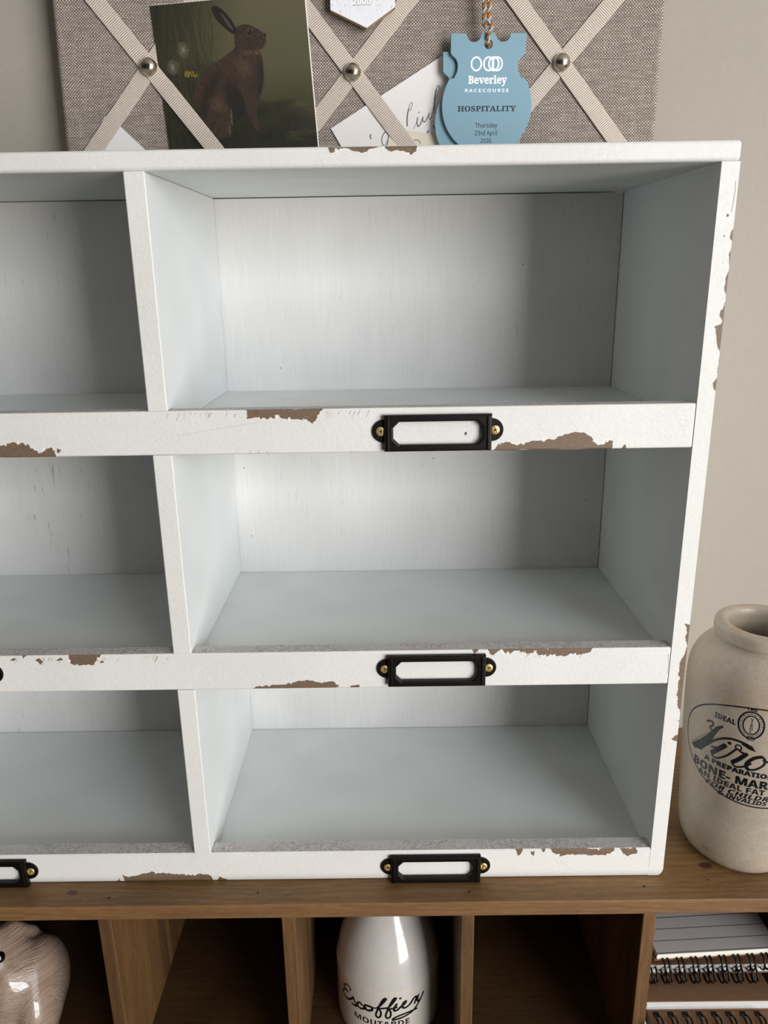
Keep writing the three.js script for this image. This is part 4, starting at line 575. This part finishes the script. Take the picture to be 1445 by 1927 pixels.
  const eye = part('eye', new THREE.SphereGeometry(0.0046, 28, 20), phys({ color: 0x08080a, roughness: 0.1, clearcoat: 1 }), rab, 'glossy black eye'); eye.position.set(-0.0205, 0.0735, 0.0065); eye.scale.set(0.75, 1.15, 0.9);
}

/* ------------------------------------------------ stacked spiral notebooks in the right pigeonhole */
const cream = std({ color: 0xe8e4d6, roughness: 0.8 }), kraftMap = dataTex(512, 512, (x, y, o) => { const v = 1 + (vn(x / 2, y / 2, 341) - 0.5) * 0.14 + (vn(x / 40, y / 8, 343) - 0.5) * 0.08; o[0] = 128 * v; o[1] = 94 * v; o[2] = 66 * v; }); kraftMap.repeat.set(12, 12);
const kraft = std({ map: kraftMap, roughness: 0.85 }), wire = std({ color: 0x0d0d0f, roughness: 0.3, metalness: 0.4 });
const loopGeo = merged([-0.0017, 0.0017].map((x) => new THREE.TorusGeometry(0.0062, 0.0007, 8, 40).rotateY(Math.PI / 2).translate(x, 0, 0)).concat([new THREE.TorusGeometry(0.0017, 0.00058, 8, 16, Math.PI).rotateX(Math.PI / 2).translate(0, 0.0001, 0.0062)]));
function notebook(label, x0, x1, z1, yTop, pages, { lined = false, coilY = -0.003, coilZ = 0, topCover = true, depth = 0.125, yaw = 0, roll = 0, pageMat = cream, holes = false, page0 = 0 } = {}) {
  const cv = 0.0009, total = pages + cv * (topCover ? 2 : 1), t = thing('spiral_notebook', label, 'notebook', [(x0 + x1) / 2, yTop - total, z1], 'notebooks stacked in the right pigeonhole'), w = (x1 - x0) / 2; t.rotation.set(0, yaw, roll);
  part('back_cover', uvBox(rbox(-w - page0, w + page0, 0, cv, -depth, 0.0002, 0.0004, 1)), kraft, t);
  const sheets = Math.max(3, Math.round(pages / 0.0011)), list = []; for (let i = 0; i < sheets; i++) { const j = 0.0003 * (hsh(i, 3, 351) - 0.5); list.push(rbox(-w + j, w + j, cv + (pages * i) / sheets, cv + (pages * (i + 1)) / sheets - 0.00006, -depth + 0.001, -0.0004 + j, 0.0001, 1)); }
  const pg = part('page_block', uvBox(merged(list)), pageMat, t); pg.userData.kind = 'stuff';
  if (topCover) part('front_cover', uvBox(rbox(-w, w, cv + pages, total, -depth, 0.0002, 0.0004, 1), 1, 1, false, 0.3, z1), kraft, t);
  if (lined) { const sheet = uvBox(rbox(-w, w, total, total + 0.00025, -depth + 0.001, 0, 0.0001, 1)); part('lined_page', sheet, lined, t, 'lined white paper'); }
  const n = Math.floor((2 * w - 0.004) / 0.0102); for (let i = 0; i < n; i++) { const l = part('coil_loop', loopGeo, wire, t); l.position.set(-w + 0.006 + i * 0.0102, total + coilY, coilZ); }
  if (holes) for (let i = 0; i < n; i++) part('coil_hole', rbox(-0.0021, 0.0021, 0, 0.0002, -0.002, 0.002, 0.0004, 1), std({ color: 0x0a0807, roughness: 1 }), t).position.set(-w + 0.006 + i * 0.0102, total + 0.00002, coilZ - 0.0062);
  return t;
}
const linedMap = dataTex(64, 1024, (x, y, o) => { const z = (y / 1024) * 103, f = Math.abs(((z + 0) % 10.3) - 5.15), k = f < 0.32 ? 0.38 : 1; o[0] = 200 * k; o[1] = 195 * k; o[2] = 193 * k; }); linedMap.repeat.set(1 / 0.1, 1 / 0.103);
linedMap.offset.set(0, 0.062);
const linedPaper = std({ map: linedMap, roughness: 0.8 }), whitePaper = std({ color: 0xd6d4d2, roughness: 0.75 });
const BOTTOM = UFL + 0.0003;
notebook('thick kraft notebook at the foot of the stack, mostly out of sight', 0.3045, 0.394, 0.008, BOTTOM + 0.0435, 0.0417, { depth: 0.15, coilY: -0.02, coilZ: 0.001 });
notebook('kraft-covered notebook with black rings in punched holes, sticking out furthest', 0.3035, 0.3935, 0.031, -0.1045, 0.0082, { depth: 0.15, coilY: -0.0035, coilZ: -0.0085, holes: true });
notebook('brown kraft notebook with bright white page edges, third from the top', 0.3032, 0.3945, 0.0135, -0.0955, 0.0070, { depth: 0.15, pageMat: whitePaper, coilY: -0.0046, coilZ: -0.1432 });
notebook('thin notebook with white pages and hanging black rings, second from the top', 0.3045, 0.3955, 0.0, -0.0770, 0.0068, { depth: 0.14, pageMat: whitePaper, coilY: -0.0088, coilZ: -0.0004 });
notebook('open notebook on top of the stack showing a lined white page', 0.3118, 0.4000, 0.0005, -0.0655, 0.0042, { depth: 0.14, topCover: false, lined: linedPaper, coilY: -0.0100, coilZ: -0.0006, yaw: 0.035, roll: 0.018, page0: 0.002 });

renderer.render(scene, camera);
